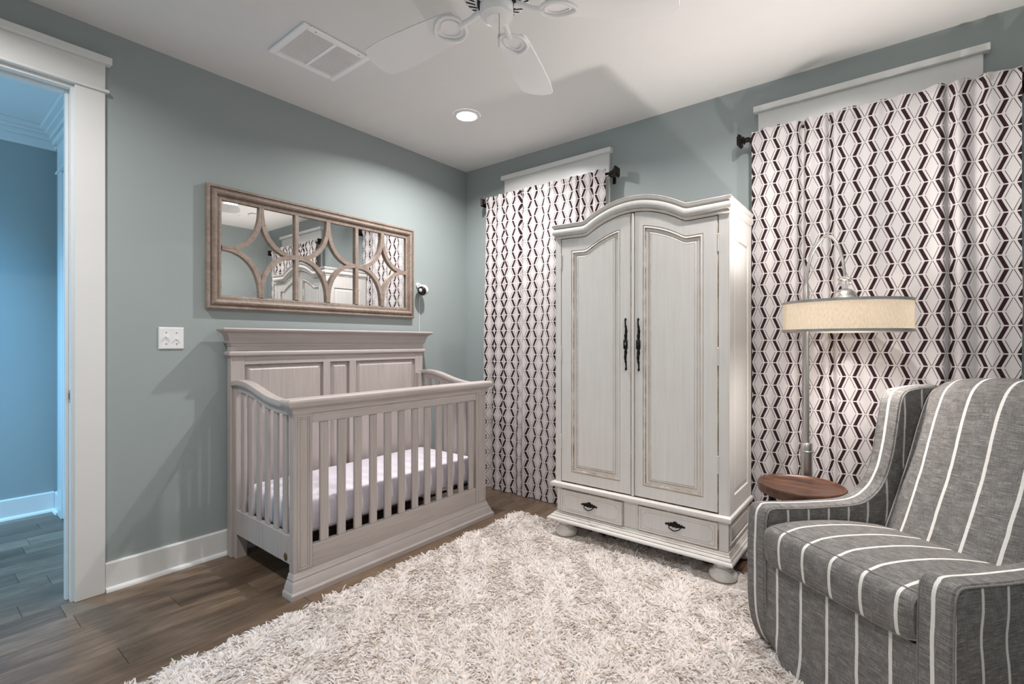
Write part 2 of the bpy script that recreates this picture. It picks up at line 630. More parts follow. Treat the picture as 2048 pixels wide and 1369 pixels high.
struct('floor', MB().box(HX - 0.1, W + 0.1, -4.9, 0.1, -0.06, -0.0035), 'subfloor')
floor = bpy.data.objects['floor']
edges = [round(0.15 * k, 3) for k in range(-12, 26)]
known = {-0.45: [-2.683], -0.15: [-2.823], 0.15: [-2.678], 0.30: [-2.354], 0.60: [-2.62], 0.45: [-2.07], -1.5: [-2.586], 0.0: [-1.75]}
plank_cache = {}
pr = random.Random(11)
for x0 in edges[:-1]:
    x1 = x0 + 0.15
    if x1 > W + 0.05:
        continue
    ys = list(known.get(round(x0, 2), [-D + 0.3 + pr.random() * 1.0]))
    while ys[-1] < 0.0:
        ys.append(ys[-1] + pr.choice([0.95, 1.2, 1.45, 1.7]))
    while ys[0] > -4.9:
        ys.insert(0, ys[0] - pr.choice([0.95, 1.2, 1.45]))
    for ya, yb in zip(ys[:-1], ys[1:]):
        ya, yb = max(ya, -4.88), min(yb, 0.0)
        if yb - ya < 0.02:
            continue
        L = round(yb - ya, 3)
        if L not in plank_cache:
            mb = MB().box(-0.0746, 0.0746, -L / 2 + 0.0007, L / 2 - 0.0007, -0.0034, 0.0, 0.0008)
            o = obj('plank', mb, 'plank', floor)
            plank_cache[L] = o.data
        else:
            o = bpy.data.objects.new('plank', plank_cache[L])
            COL.objects.link(o)
            o.parent = floor
        o.location = ((x0 + x1) / 2, (ya + yb) / 2, 0)

# walls (inner faces on the room planes)
mb = MB()
mb.box(-T, 0, DY1, 0.0, 0, H)
mb.box(-T, 0, -D - 0.1, DY0, 0, H)
mb.box(-T, 0, DY0, DY1, DZ, H)
struct('wall_left', mb, 'wall')
struct('wall_back', MB().box(-T, W + 0.1, 0, 0.12, 0, H), 'wall')
struct('wall_right', MB().box(W, W + 0.1, -D - 0.1, 0, 0, H), 'wall')
struct('wall_front', MB().box(0, W, -D - 0.1, -D, 0, H), 'wall')
struct('wall_hall', MB().box(HX - 0.1, HX, -4.9, HY + 0.1, 0, H), 'wall')
struct('wall_hall_end', MB().box(HX, -T, HY, HY + 0.1, 0, H), 'wall')
struct('ceiling', MB().box(HX - 0.1, W + 0.1, -4.9, 0.12, H, H + 0.08), 'ceiling')


def baseboard(name, fn, a, b, end_shoe=(0.0, 0.0)):
    """fn(t, out, z)"""
    mbb = MB()
    prof = [(0.0, 0.0), (0.014, 0.0), (0.014, 0.134), (0.009, 0.141), (0.0, 0.141)]
    n = len(prof)
    v = [fn(t, o, z) for t in (a, b) for o, z in prof]
    mbb.add(v, [tuple(range(n)), tuple(reversed(range(n, 2 * n)))] + [(i, (i + 1) % n, n + (i + 1) % n, n + i) for i in range(n)])
    bo = struct(name, mbb, 'trim')
    sh = MB()
    pts = [(0.014, 0.0)] + [(0.014 + 0.016 * math.cos(t), 0.02 * math.sin(t)) for t in np.linspace(0, PI / 2, 5)]
    n = len(pts)
    v = [fn(t, o, z) for t in (a + end_shoe[0], b - end_shoe[1]) for o, z in pts]
    sh.add(v, [tuple(range(n)), tuple(reversed(range(n, 2 * n)))] + [(i, (i + 1) % n, n + (i + 1) % n, n + i) for i in range(n)])
    obj('shoe_moulding', sh, 'trim', bo, smooth=40)
    return bo


baseboard('baseboard_left', lambda t, o, z: (o, t, z), DY1 + 0.108, -0.001)
baseboard('baseboard_back', lambda t, o, z: (t, -o, z), 0.031, W - 0.001)
baseboard('baseboard_hall', lambda t, o, z: (HX + o, t, z), -4.85, HY - 0.015)
baseboard('baseboard_hall_end', lambda t, o, z: (t, HY - o, z), HX + 0.015, -1.60)


def casing(root, c, fn, a, b, zt, cap_mat='trim', head_h=0.135, sill=False, w=0.105):
    """door/window casing seen on a wall: two legs, a fillet, a head board and a cap. fn(t, out, z)"""
    def bx(name, t0, t1, o0, o1, z0, z1, ch=0.002):
        m_ = MB().box(t0, t1, o0, o1, z0, z1, ch).move(lambda x, y, z: fn(x, y, z))
        return obj(name, m_, cap_mat, root)
    z0 = 0.0 if not sill else sill
    bx('casing_leg', a - w, a, 0.0, 0.02, z0, zt)
    bx('casing_leg', b, b + w, 0.0, 0.02, z0, zt)
    bx('head_fillet', a - w - 0.014, b + w + 0.014, 0.0, 0.032, zt, zt + 0.014)
    bx('head_board', a - w, b + w, 0.0, 0.022, zt + 0.014, zt + head_h)
    bx('head_cap', a - w - 0.022, b + w + 0.022, 0.0, 0.045, zt + head_h, zt + head_h + 0.034)
    return bx


# nursery doorway
mb = MB()
mb.box(-T - 0.002, 0.002, DY1 - 0.018, DY1, 0, DZ, 0.001)
mb.box(-T - 0.002, 0.002, DY0, DY0 + 0.018, 0, DZ, 0.001)
mb.box(-T - 0.002, 0.002, DY0 + 0.018, DY1 - 0.018, DZ - 0.018, DZ, 0.001)
d1 = struct('door_1', mb, 'trim')
mb = MB()
mb.box(-0.075, -0.04, DY1 - 0.030, DY1 - 0.018, 0, DZ - 0.018, 0.002)
mb.box(-0.075, -0.04, DY0 + 0.018, DY0 + 0.030, 0, DZ - 0.018, 0.002)
mb.box(-0.075, -0.04, DY0 + 0.030, DY1 - 0.030, DZ - 0.030, DZ - 0.018, 0.002)
obj('door_stop', mb, 'trim', d1)
casing(d1, None, lambda t, o, z: (o, t, z), DY0 + 0.006, DY1 - 0.006, DZ, head_h=0.135, w=0.112)
mb = MB().box(-0.036, -0.006, DY1 - 0.0195, DY1 - 0.0175, 0.935, 0.995, 0.0008)
sp = obj('strike_plate', mb, 'steel', d1, label='satin steel strike plate')
obj('latch_hole', MB().box(-0.028, -0.016, DY1 - 0.0200, DY1 - 0.0194, 0.95, 0.98), 'dark', sp)

# hall door in the end wall
d2 = struct('door_2', MB().box(-1.47, -0.58, HY - 0.012, HY - 0.001, 0.005, 2.385, 0.002), 'trim')
casing(d2, None, lambda t, o, z: (t, HY - o, z), -1.47, -0.58, 2.395, head_h=0.20, w=0.115)
# hall crown: stepped boards and a soffit band
mb = MB()
for (o, z0, z1) in ((0.014, 2.600, 2.664), (0.045, 2.664, 2.694), (0.070, 2.694, 2.714), (0.098, 2.714, H - 0.0005)):
    mb.box(HX, HX + o, -4.9, HY, z0, z1, 0.002)
    mb.box(HX + o, -T, HY - o, HY, z0, z1, 0.002)
struct('trim_1', mb, 'trim')


def window(name, a, b):
    mb_ = MB()
    for q in ((a, a + 0.045), (b - 0.045, b)):
        mb_.box(q[0], q[1], -0.016, -0.001, 0.62, 2.40, 0.002)
    mb_.box(a, b, -0.016, -0.001, 2.355, 2.40, 0.002)
    mb_.box(a, b, -0.016, -0.001, 0.62, 0.68, 0.002)
    mb_.box(a, b, -0.016, -0.001, 1.48, 1.53, 0.002)
    w_ = struct(name, mb_, 'trim')
    for z0, z1 in ((0.68, 1.48), (1.53, 2.355)):
        obj('pane', MB().box(a + 0.045, b - 0.045, -0.008, -0.004, z0, z1), 'glass', w_)
    casing(w_, None, lambda t, o, z: (t, -o, z), a, b, 2.40, head_h=0.168, sill=0.60, w=0.09)
    obj('sill', MB().box(a - 0.12, b + 0.12, -0.045, 0, 0.575, 0.60, 0.004), 'trim', w_)
    return w_


window('window_1', 0.553, 1.335)
window('window_2', 2.482, 3.258)

# ------------------------------------------------------------------ ceiling fittings
for k, (cx, cy) in enumerate(CANS):
    lab = ['lit recessed ceiling light near the corner above the crib', 'lit recessed ceiling light above the floor lamp, seen only in the mirror',
           'lit recessed ceiling light near the doorway, outside the picture', 'lit recessed ceiling light above the camera, outside the picture'][k]
    t = thing('recessed_light', lab, 'ceiling light', (cx, cy, H), 0, 'recessed lights in the ceiling')
    obj('trim_ring', MB().lathe((cx, cy, H), [(0.068, -0.010), (0.078, -0.012), (0.088, -0.006), (0.090, -0.0005)], 40, cap=False), 'white', t, smooth=60)
    obj('lens', MB().lathe((cx, cy, H), [(0.069, -0.009), (0.069, -0.004)], 40), 'lens', t)

t = thing('return_air_vent', 'white rectangular return air grille with fine louvres on the ceiling', 'air vent', (0.65, -1.782, H))
vx0, vx1, vy0, vy1 = 0.47, 0.83, -1.97, -1.593
mb = MB()
for (a0, a1, b0, b1) in ((vx0, vx1, vy0, vy0 + 0.034), (vx0, vx1, vy1 - 0.034, vy1), (vx0, vx0 + 0.034, vy0 + 0.034, vy1 - 0.034), (vx1 - 0.034, vx1, vy0 + 0.034, vy1 - 0.034)):
    mb.box(a0, a1, b0, b1, H - 0.013, H - 0.0005, 0.004)
mb.box(vx0 + 0.034, vx1 - 0.034, -1.790, -1.772, H - 0.012, H - 0.002, 0.001)
obj('vent_frame', mb, 'fan', t)
mb = MB()
nx = 29
for k in range(nx):
    xx = vx0 + 0.040 + (vx1 - vx0 - 0.08) * k / (nx - 1)
    for (b0, b1) in ((vy0 + 0.034, -1.791), (-1.771, vy1 - 0.034)):
        mb.add([(xx - 0.0021, b0, H - 0.0098), (xx + 0.0011, b0, H - 0.0072), (xx + 0.0014, b0, H - 0.0076), (xx - 0.0018, b0, H - 0.0102),
                (xx - 0.0021, b1, H - 0.0098), (xx + 0.0011, b1, H - 0.0072), (xx + 0.0014, b1, H - 0.0076), (xx - 0.0018, b1, H - 0.0102)],
               [(0, 1, 2, 3), (4, 7, 6, 5), (0, 4, 5, 1), (1, 5, 6, 2), (2, 6, 7, 3), (3, 7, 4, 0)])
obj('louvres', mb, 'fan', t, kind='stuff')
obj('duct_opening', MB().box(vx0 + 0.034, vx1 - 0.034, vy0 + 0.034, vy1 - 0.034, H - 0.0022, H - 0.0004), 'dark', t)
for yy in (-1.90, -1.66):
    obj('screw', MB().lathe((vx1 - 0.016, yy, H - 0.0145), [(0.004, 0), (0.005, 0.002)], 10), 'steel', t)

# ceiling fan
FX, FY = 1.912, -1.836
t = thing('ceiling_fan', 'white five-blade ceiling fan with pull chain, cut off by the top edge', 'ceiling fan', (FX, FY, H))
c = (FX, FY, 0)
obj('canopy', MB().lathe(c, [(0.075, H - 0.0005), (0.074, H - 0.02), (0.05, H - 0.05), (0.02, H - 0.06)], 32), 'fan', t, smooth=50)
obj('downrod', MB().lathe(c, [(0.013, H - 0.06), (0.013, 2.55)], 16), 'fan', t, smooth=True)
mo = obj('motor_housing', MB().lathe(c, [(0.03, 2.57), (0.08, 2.565), (0.122, 2.545), (0.132, 2.52), (0.132, 2.475), (0.124, 2.458), (0.073, 2.436), (0.06, 2.434)], 48), 'fan', t, smooth=35)
mb = MB()
for k in range(30):
    a = 2 * PI * k / 30
    ca, sa = math.cos(a), math.sin(a)
    p = []
    for r, dz in ((0.080, 2.4390), (0.116, 2.4548)):
        for s_ in (-1, 1):
            w_ = 0.0030 if r < 0.1 else 0.0042
            p.append((FX + r * ca - s_ * w_ * sa, FY + r * sa + s_ * w_ * ca, dz - 0.0012))
    q = [(x, y, z + 0.003) for x, y, z in p]
    mb.add(p + q, [(0, 1, 3, 2), (4, 6, 7, 5), (0, 4, 5, 1), (2, 3, 7, 6), (0, 2, 6, 4), (1, 5, 7, 3)])
obj('vent_slots', mb, 'dark', mo)
obj('rotor_plate', MB().lathe(c, [(0.066, 2.438), (0.070, 2.434), (0.070, 2.424), (0.055, 2.421)], 40), 'dark', t, smooth=40)
obj('switch_housing', MB().lathe(c, [(0.058, 2.430), (0.060, 2.426), (0.060, 2.388), (0.056, 2.380), (0.050, 2.378), (0.046, 2.374), (0.040, 2.372), (0.036, 2.368), (0.004, 2.367), (0.004, 2.364), (0.001, 2.3635)], 40),
    'fan', t, smooth=30)
mb = MB()
cxx, cyy = FX + 0.030, FY - 0.022
for k in range(24):
    mb.lathe((cxx, cyy, 2.380 - 0.0042 * k), [(0.0004, 0.0016), (0.0016, 0), (0.0004, -0.0016)], 6)
mb.tube([(cxx, cyy, 2.38), (cxx, cyy, 2.285)], 0.0006, 5)
ch = obj('pull_chain', mb, 'brass', t)
obj('chain_fob', MB().lathe((cxx, cyy, 2.250), [(0.002, 0.035), (0.0045, 0.03), (0.0045, 0.006), (0.003, 0.0)], 12), 'white', ch, smooth=40)


def blade_parts(ang):
    R_ = Matrix.Translation((FX, FY, 2.418)) @ Matrix.Rotation(ang, 4, 'Z') @ Matrix.Rotation(math.radians(12), 4, 'X')
    tr = lambda x, y, z: (R_ @ Vector((x, y, z)))[:]
    # blade outline along local x
    up = [(0.170, 0.050), (0.195, 0.062), (0.30, 0.072), (0.42, 0.080), (0.53, 0.084), (0.615, 0.078)]
    lo = [(x, -y) for x, y in up]
    top = catmull(up, 4)
    tip = [(0.634, 0.066), (0.650, 0.025), (0.650, -0.025), (0.634, -0.066)]
    out = top + tip + list(reversed([(x, -y) for x, y in top]))
    m1 = MB().prism(out, 0.002, 0.008, lambda a, b, p: (a, b, p))
    m1.move(tr)
    # blade iron: stem and a rounded heart shaped loop under the blade
    m2 = MB()
    m2.tube([(0.062, 0, 0.010), (0.09, 0, 0.008), (0.12, 0, -0.002), (0.15, 0, -0.006), (0.17, 0, -0.006)], [0.013, 0.012, 0.010, 0.011, 0.013], 8)
    loop = catmull([(0.155, 0.0), (0.170, 0.040), (0.212, 0.058), (0.255, 0.042), (0.288, 0.0), (0.255, -0.042), (0.212, -0.058), (0.170, -0.040)], 5, True)
    m2.tube([(x, y, -0.0035) for x, y in loop], 0.0065, 8, closed=True)
    inner = [(0.215 + (x - 0.215) * 0.66, y * 0.66) for x, y in loop]
    m2.tube([(x, y, -0.001) for x, y in inner], 0.003, 6, closed=True)
    m2.move(tr)
    return m1, m2


for k in range(5):
    m1, m2 = blade_parts(math.radians(112 + 72 * k))
    bl = obj('blade', m1, 'fan', t)
    obj('blade_iron', m2, 'fan', t, smooth=50)

t = thing('smoke_detector', 'small white rectangular detector on the ceiling by the right wall', 'smoke detector', (2.98, -0.55, H))
obj('body', MB().box(2.93, 3.03, -0.59, -0.51, H - 0.02, H - 0.0005, 0.006), 'white', t)
obj('indicator', MB().box(2.976, 2.984, -0.555, -0.547, H - 0.0215, H - 0.019, 0.001), 'red', t)

# ------------------------------------------------------------------ things on the left wall
t = thing('light_switch', 'white two-gang toggle light switch plate on sage wall beside doorway', 'light switch', (0, -2.26, 1.24))
mb = MB().rects(-2.318, -2.203, 1.182, 1.298, [(0, 0.0), (0, 0.003), (-0.004, 0.0065)]).move(lambda a, b, z: (z, a, b))
obj('plate', mb, 'white', t)
for i, yy in enumerate((-2.284, -2.237)):
    up = 1 if i == 0 else -1
    obj('toggle', MB().box(0.004, 0.018, yy - 0.005, yy + 0.005, 1.236 + 0.004 * up, 1.246 + 0.008 * up, 0.002), 'white', t)
    obj('toggle_slot', MB().box(0.0062, 0.0070, yy - 0.006, yy + 0.006, 1.228, 1.252), 'white', t)
    for zz in (1.21, 1.27):
        obj('screw', MB().lathe((0, 0, 0), [(0.003, 0), (0.0035, 0.0015)], 10).move(lambda x, y, z, yy=yy, zz=zz: (0.0062 + z, yy + x, zz + y)), 'steel', t)

# mirror
MY0, MY1, MZ0, MZ1 = -2.10, -0.622, 1.408, 2.108
t = thing('wall_mirror', 'long wooden framed mirror with curved diamond fretwork above the crib', 'mirror', (0.0, (MY0 + MY1) / 2, MZ0))
prof = [(0.0, 0.0), (0.0, 0.030), (0.006, 0.036), (0.014, 0.036), (0.018, 0.030), (0.026, 0.030), (0.032, 0.040), (0.040, 0.043), (0.048, 0.038),
        (0.052, 0.028), (0.062, 0.024), (0.066, 0.024), (0.078, 0.022), (0.080, 0.008)]
mb = MB()
for (o, x) in prof:
    pass
rows = []
for (o, x) in prof:
    rows.append([(x, MY0 + o, MZ0 + o), (x, MY1 - o, MZ0 + o), (x, MY1 - o, MZ1 - o), (x, MY0 + o, MZ1 - o)])
for k in range(len(rows) - 1):
    a, b_ = rows[k], rows[k + 1]
    for j in range(4):
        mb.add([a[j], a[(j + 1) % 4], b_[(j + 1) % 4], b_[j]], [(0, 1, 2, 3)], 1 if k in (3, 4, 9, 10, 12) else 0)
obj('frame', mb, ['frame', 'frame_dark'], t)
IY0, IY1, IZ0, IZ1 = MY0 + 0.079, MY1 - 0.079, MZ0 + 0.079, MZ1 - 0.079
obj('mirror_glass', MB().box(0.004, 0.0085, IY0 - 0.004, IY1 + 0.004, IZ0 - 0.004, IZ1 + 0.004), 'mirror', t)
cw, chh = (IY1 - IY0) / 3, (IZ1 - IZ0) / 2
mw = 0.0130
for k in (1, 2):
    yy = IY0 + cw * k
    obj('muntin_bar', MB().box(0.0086, 0.0275, yy - mw, yy + mw, IZ0 - 0.001, IZ1 + 0.001, 0.003), 'frame', t)
zc = (IZ0 + IZ1) / 2
for k in range(3):
    for sy in (0, 1):
        for sz in (0, 1):
            cy_, cz_ = IY0 + cw * (k + sy), (IZ0 if sz == 0 else IZ1)
            dy_, dz_ = (1 if sy == 0 else -1), (1 if sz == 0 else -1)
            mb = MB()
            n = 16
            rx, rz = cw / 2 - 0.0, chh
            P0, P1 = [], []
            for i in range(n + 1):
                a = (PI / 2) * i / n
                # squarer than an ellipse, hugging the centre lines at both ends
                ce, se = math.cos(a) ** 0.88, math.sin(a) ** 0.88
                P0.append((cy_ + dy_ * (rx - mw) * ce, cz_ + dz_ * (rz - mw) * se))
                P1.append((cy_ + dy_ * (rx + mw) * ce, cz_ + dz_ * (rz + mw) * se))
            P1 = [((min if dy_ > 0 else max)(y, cy_ + dy_ * cw / 2), (min if dz_ > 0 else max)(z, zc)) for y, z in P1]
            # keep the outer edge a true band away from the ends
            P1 = []
            for i in range(n + 1):
                a = (PI / 2) * i / n
                ce, se = math.cos(a) ** 0.88, math.sin(a) ** 0.88
                y_ = (rx - mw) * ce
                z_ = (rz - mw) * se
                nyv, nzv = ce / (rx), se / (rz)
                ll = math.hypot(nyv, nzv) + 1e-9
                y_, z_ = y_ + nyv / ll * 2 * mw, z_ + nzv / ll * 2 * mw
                P1.append((cy_ + dy_ * min(y_, rx + 0.0005), cz_ + dz_ * min(z_, rz + 0.0005)))
            x0, x1 = 0.0086, 0.0265
            for i in range(n):
                q = [P0[i], P0[i + 1], P1[i + 1], P1[i]]
                mb.add([(x0, *p) for p in q] + [(x1, *p) for p in q],
                       [(4, 5, 6, 7), (0, 3, 2, 1), (0, 1, 5, 4), (1, 2, 6, 5), (2, 3, 7, 6), (3, 0, 4, 7)][0:1] + [(0, 1, 5, 4), (2, 3, 7, 6)])
            obj('fret_arc', mb, 'frame', t)

# baby monitor camera
t = thing('baby_monitor', 'small round black and white baby monitor camera mounted right of the mirror', 'baby monitor', (0, -0.562, 1.637))
obj('wall_bracket', MB().tube([(0.0, -0.562, 1.678), (0.012, -0.562, 1.678)], 0.020, 16).tube([(0.012, -0.562, 1.678), (0.03, -0.562, 1.678), (0.055, -0.562, 1.668)], 0.006, 8), 'white', t, smooth=40)
bc = Vector((0.062, -0.560, 1.634))
fd = Vector((0.45, -0.80, -0.28)).normalized()


def sphere_mb(cn, r, n=24, m=14, sq=(1, 1, 1)):
    P = []
    for i in range(m + 1):
        th = PI * i / m
        P.append([(cn[0] + sq[0] * r * math.sin(th) * math.cos(2 * PI * j / n), cn[1] + sq[1] * r * math.sin(th) * math.sin(2 * PI * j / n), cn[2] + sq[2] * r * math.cos(th)) for j in range(n)])
    return MB().grid(P, closed_u=True)


obj('body', sphere_mb(bc, 0.044), 'white', t, smooth='all')
zax = fd
xax = Vector((0, 0, 1)).cross(zax).normalized()
yax = zax.cross(xax)


def facing(a, b_, d_):
    return (bc + xax * a + yax * b_ + zax * d_)[:]


face = MB().lathe((0, 0, 0), [(0.0365, 0.022), (0.0372, 0.027), (0.030, 0.037), (0.018, 0.0435), (0.001, 0.0455)], 28).move(facing)
obj('face', face, 'black', t, smooth=60)
obj('lens', MB().lathe((-0.004, 0.009, 0), [(0.014, 0.040), (0.014, 0.046), (0.011, 0.049), (0.001, 0.050)], 20).move(facing), 'white', t, smooth=40)
obj('speaker_band', MB().lathe((0, 0, 0), [(0.0446, -0.010), (0.0448, -0.004), (0.0446, 0.002)], 28, cap=False).move(lambda a, b_, d_: facing(a, b_, d_) if b_ < -0.01 else facing(a * 0.9, b_ * 0.9, d_)), 'black', t, smooth=60)
obj('cord', MB().tube([(0.05, -0.553, 1.594), (0.016, -0.551, 1.58), (0.004, -0.549, 1.55), (0.004, -0.546, 1.30), (0.004, -0.535, 1.05), (0.004, -0.53, 0.40), (0.020, -0.53, 0.15), (0.024, -0.53, 0.03)], 0.0028, 8), 'white', t, smooth=True)

# ------------------------------------------------------------------ crib
crib = thing('crib', 'grey washed wooden baby crib with tall panelled headboard against left wall', 'crib', (0.05, -1.292, 0.0))
YC = -1.292
hb0, hb1 = -1.985, -0.597                 # headboard outer faces
# headboard
for s in (-1, 1):
    yo = YC + s * 0.7075
    yi = YC + s * 0.632
    obj('back_post', MB().box(0.038, 0.088, min(yo, yi), max(yo, yi), 0.0, 1.165, 0.003), 'crib', crib)
    obj('inner_post', MB().box(0.088, 0.128, *(sorted((yo - s * 0.012, yi + s * 0.002))), 0.0, 0.985, 0.003), 'crib', crib)
hbx0, hbx1 = 0.050, 0.086
obj('headboard_rail', MB().box(hbx0, hbx1, YC - 0.632, YC + 0.632, 1.090, 1.165, 0.001), 'cribh', crib)
obj('headboard_rail', MB().box(hbx0, hbx1, YC - 0.632, YC + 0.632, 0.16, 0.30, 0.001), 'cribh', crib)
for (a, b_) in ((-1.433, -1.383), (-1.239, -1.187)):
    obj('headboard_stile', MB().box(hbx0, hbx1, a, b_, 0.30, 1.090, 0.001), 'crib', crib)
for (a, b_) in ((YC - 0.632, -1.433), (-1.383, -1.239), (-1.187, YC + 0.632)):
    mb = MB()
    P = []
    for (i, x) in ((0.0, 0.066), (0.010, 0.066), (0.013, 0.0685), (0.030, 0.078), (0.033, 0.080)):
        P.append([(x, a + i, 0.30 + i), (x, b_ - i, 0.30 + i), (x, b_ - i, 1.090 - i), (x, a + i, 1.090 - i)])
    mb.grid(P, closed_u=True)
    mb.add(P[-1], [(0, 1, 2, 3)])
    mb.box(0.052, 0.0655, a, b_, 0.30, 1.09)
    obj('headboard_panel', mb, 'crib', crib)
# cornice
mb = MB()
mb.rects(0.040, 0.090, YC - 0.7075, YC + 0.7075, [(0.0, 1.138), (0.009, 1.140), (0.013, 1.147), (0.013, 1.160), (0.008, 1.166), (0.0, 1.167), (0.0, 1.197), (0.004, 1.199), (0.004, 1.210),
          (0.012, 1.214), (0.012, 1.220)])
obj('neck_moulding', mb, 'cribh', crib)
crown = [(0.014, 1.219), (0.016, 1.235), (0.022, 1.255), (0.032, 1.270), (0.044, 1.278), (0.052, 1.280), (0.056, 1.285), (0.058, 1.292), (0.055, 1.298), (0.048, 1.300)]
mb = MB()
v = []
for o, z in crown:
    v.append([(0.040, YC - 0.7075 - o, z), (0.090 + o, YC - 0.7075 - o, z), (0.090 + o, YC + 0.7075 + o, z), (0.040, YC + 0.7075 + o, z)])
mb.grid(v, closed_u=True)
mb.add(v[0], [(3, 2, 1, 0)])
mb.add(v[-1], [(0, 1, 2, 3)])
obj('cornice', mb, 'cribh', crib, smooth=30)

# front frame
fx0, fx1 = 0.722, 0.766
for s in (-1, 1):
    yo, yi = YC + s * 0.695, YC + s * 0.597
    po = obj('front_post', MB().box(fx0, fx1, min(yo, yi), max(yo, yi), 0.0, 0.875, 0.003), 'crib', crib)
    a, b_ = min(yo, yi) + 0.018, max(yo, yi) - 0.010
    P = []
    for (i, dx) in ((0.0, 0.0), (0.002, 0.005), (0.007, 0.006), (0.010, 0.002), (0.013, 0.002), (0.015, 0.0045), (0.018, 0.0045), (0.020, 0.001)):
        x = fx1 + dx - 0.0005
        P.append([(x, a + i, 0.11 + i), (x, b_ - i, 0.11 + i), (x, b_ - i, 0.863 - i), (x, a + i, 0.863 - i)])
    mb = MB().grid(P, closed_u=True)
    mb.add(P[-1], [(0, 1, 2, 3)])
    obj('post_panel_moulding', mb, 'crib', po)
obj('front_top_rail', MB().box(fx0 + 0.006, fx1 - 0.004, YC - 0.597, YC + 0.597, 0.820, 0.875, 0.002), 'cribh', crib)
obj('front_bottom_rail', MB().box(fx0 + 0.006, fx1 - 0.004, YC - 0.597, YC + 0.597, 0.075, 0.214, 0.003), 'cribh', crib)
mb = MB().rects(fx0 + 0.002, fx1, YC - 0.695, YC + 0.695, [(0.0, 0.868), (0.004, 0.871), (0.006, 0.882), (0.012, 0.893), (0.022, 0.902), (0.028, 0.905), (0.034, 0.912), (0.038, 0.922), (0.038, 0.932), (0.033, 0.940), (0.024, 0.944)], back=0.6)
mb = MB()
cap = [(0.0, 0.868), (0.004, 0.871), (0.006, 0.882), (0.012, 0.893), (0.022, 0.902), (0.028, 0.905), (0.034, 0.912), (0.038, 0.922), (0.038, 0.932), (0.033, 0.940), (0.024, 0.944)]
v = []
for o, z in cap:
    v.append([(fx0 - 0.5 * o, YC - 0.695 - o, z), (fx1 + o * 0.8, YC - 0.695 - o, z), (fx1 + o * 0.8, YC + 0.695 + o, z), (fx0 - 0.5 * o, YC + 0.695 + o, z)])
mb.grid(v, closed_u=True)
mb.add(v[0], [(3, 2, 1, 0)])
mb.add(v[-1], [(0, 1, 2, 3)])
obj('rail_cap', mb, 'cribh', crib, smooth=30)
base = [(0.046, 0.0), (0.046, 0.022), (0.042, 0.028), (0.036, 0.030), (0.034, 0.036), (0.028, 0.052), (0.018, 0.068), (0.014, 0.072), (0.014, 0.080), (0.010, 0.084), (0.006, 0.096), (0.003, 0.100), (0.0, 0.102)]
mb = MB()
v = []
for o, z in base:
    v.append([(fx0, YC - 0.695 - o * 0.72, z), (fx1 + o, YC - 0.695 - o * 0.72, z), (fx1 + o, YC + 0.695 + o * 0.72, z), (fx0, YC + 0.695 + o * 0.72, z)])
mb.grid(v, closed_u=True)
mb.add(v[0], [(3, 2, 1, 0)])
mb.add(v[-1], [(0, 1, 2, 3)])
obj('base_moulding', mb, 'cribh', crib, smooth=30)
for k in range(12):
    yy = -1.818 + 0.0985 * k + (0.003 if k > 5 else 0)
    obj('slat', MB().box(0.738, 0.754, yy - 0.0235, yy + 0.0235, 0.213, 0.822, 0.003), 'crib', crib)

# sides
for s in (-1, 1):
    ys = YC + s * 0.682
    y0, y1 = ys - 0.013, ys + 0.013
    obj('side_rail', MB().box(0.128, fx0 + 0.001, y0, y1, 0.140, 0.278, 0.003), 'crib', crib)
    tops = catmull([(0.088, 0.998), (0.15, 1.006), (0.22, 1.005), (0.30, 0.994), (0.38, 0.975), (0.46, 0.955), (0.54, 0.940), (0.62, 0.932), (0.70, 0.930), (0.722, 0.930)], 5)
    P = []
    for (x, z) in tops:
        P.append([(x, ys - 0.026, z - 0.028), (x, ys - 0.029, z - 0.016), (x, ys - 0.024, z), (x, ys + 0.024, z), (x, ys + 0.029, z - 0.016), (x, ys + 0.026, z - 0.028)])
    mb = MB().grid(P, closed_u=True)
    mb.add(P[0], [tuple(range(6))])
    mb.add(P[-1], [tuple(range(6))])
    obj('side_top_rail', mb, 'cribh', crib, smooth=35)
    P = []
    for (x, z) in tops:
        if x < 0.126:
            continue
        P.append([(x, y0, z - 0.066), (x, y0, z - 0.027), (x, y1, z - 0.027), (x, y1, z - 0.066)])
    mb = MB().grid(P, closed_u=True)
    obj('side_under_rail', mb, 'crib', crib, smooth=35)
    for k in range(6):
        xx = 0.192 + 0.0945 * k
        zt = float(np.interp(xx, [p[0] for p in tops], [p[1] for p in tops])) - 0.064
        obj('slat', MB().box(xx - 0.021, xx + 0.021, ys - 0.007, ys + 0.007, 0.277, zt, 0.003), 'crib', crib)
    for zz in (0.30, 0.42, 0.50, 0.58, 0.12, 0.17):
        yo = YC + s * 0.6955
        obj('bolt', MB().lathe((0, 0, 0), [(0.004, 0), (0.003, 0.002)], 8).move(lambda x, y, z, zz=zz, yo=yo, s=s: (0.7445 + x, yo + s * z, zz + y)), 'steel', crib)
ys = YC - 0.682
obj('badge', MB().lathe((0, 0, 0), [(0.019, 0), (0.019, 0.002), (0.015, 0.0035), (0.015, 0.0025), (0.001, 0.0028)], 24).move(lambda x, y, z: (0.690 + x * 0.85, ys - 0.013 - z, 0.170 + y)), 'brass', crib, smooth=40, label='round aged brass badge')
# spring platform under the mattress
mb = MB()
for yy in np.linspace(YC - 0.64, YC + 0.64, 9):
    mb.box(0.13, 0.715, yy - 0.004, yy + 0.004, 0.238, 0.246)
for xx in np.linspace(0.14, 0.70, 5):
    mb.box(xx - 0.012, xx + 0.012, YC - 0.655, YC + 0.655, 0.232, 0.238)
obj('spring_platform', mb, 'iron', crib)

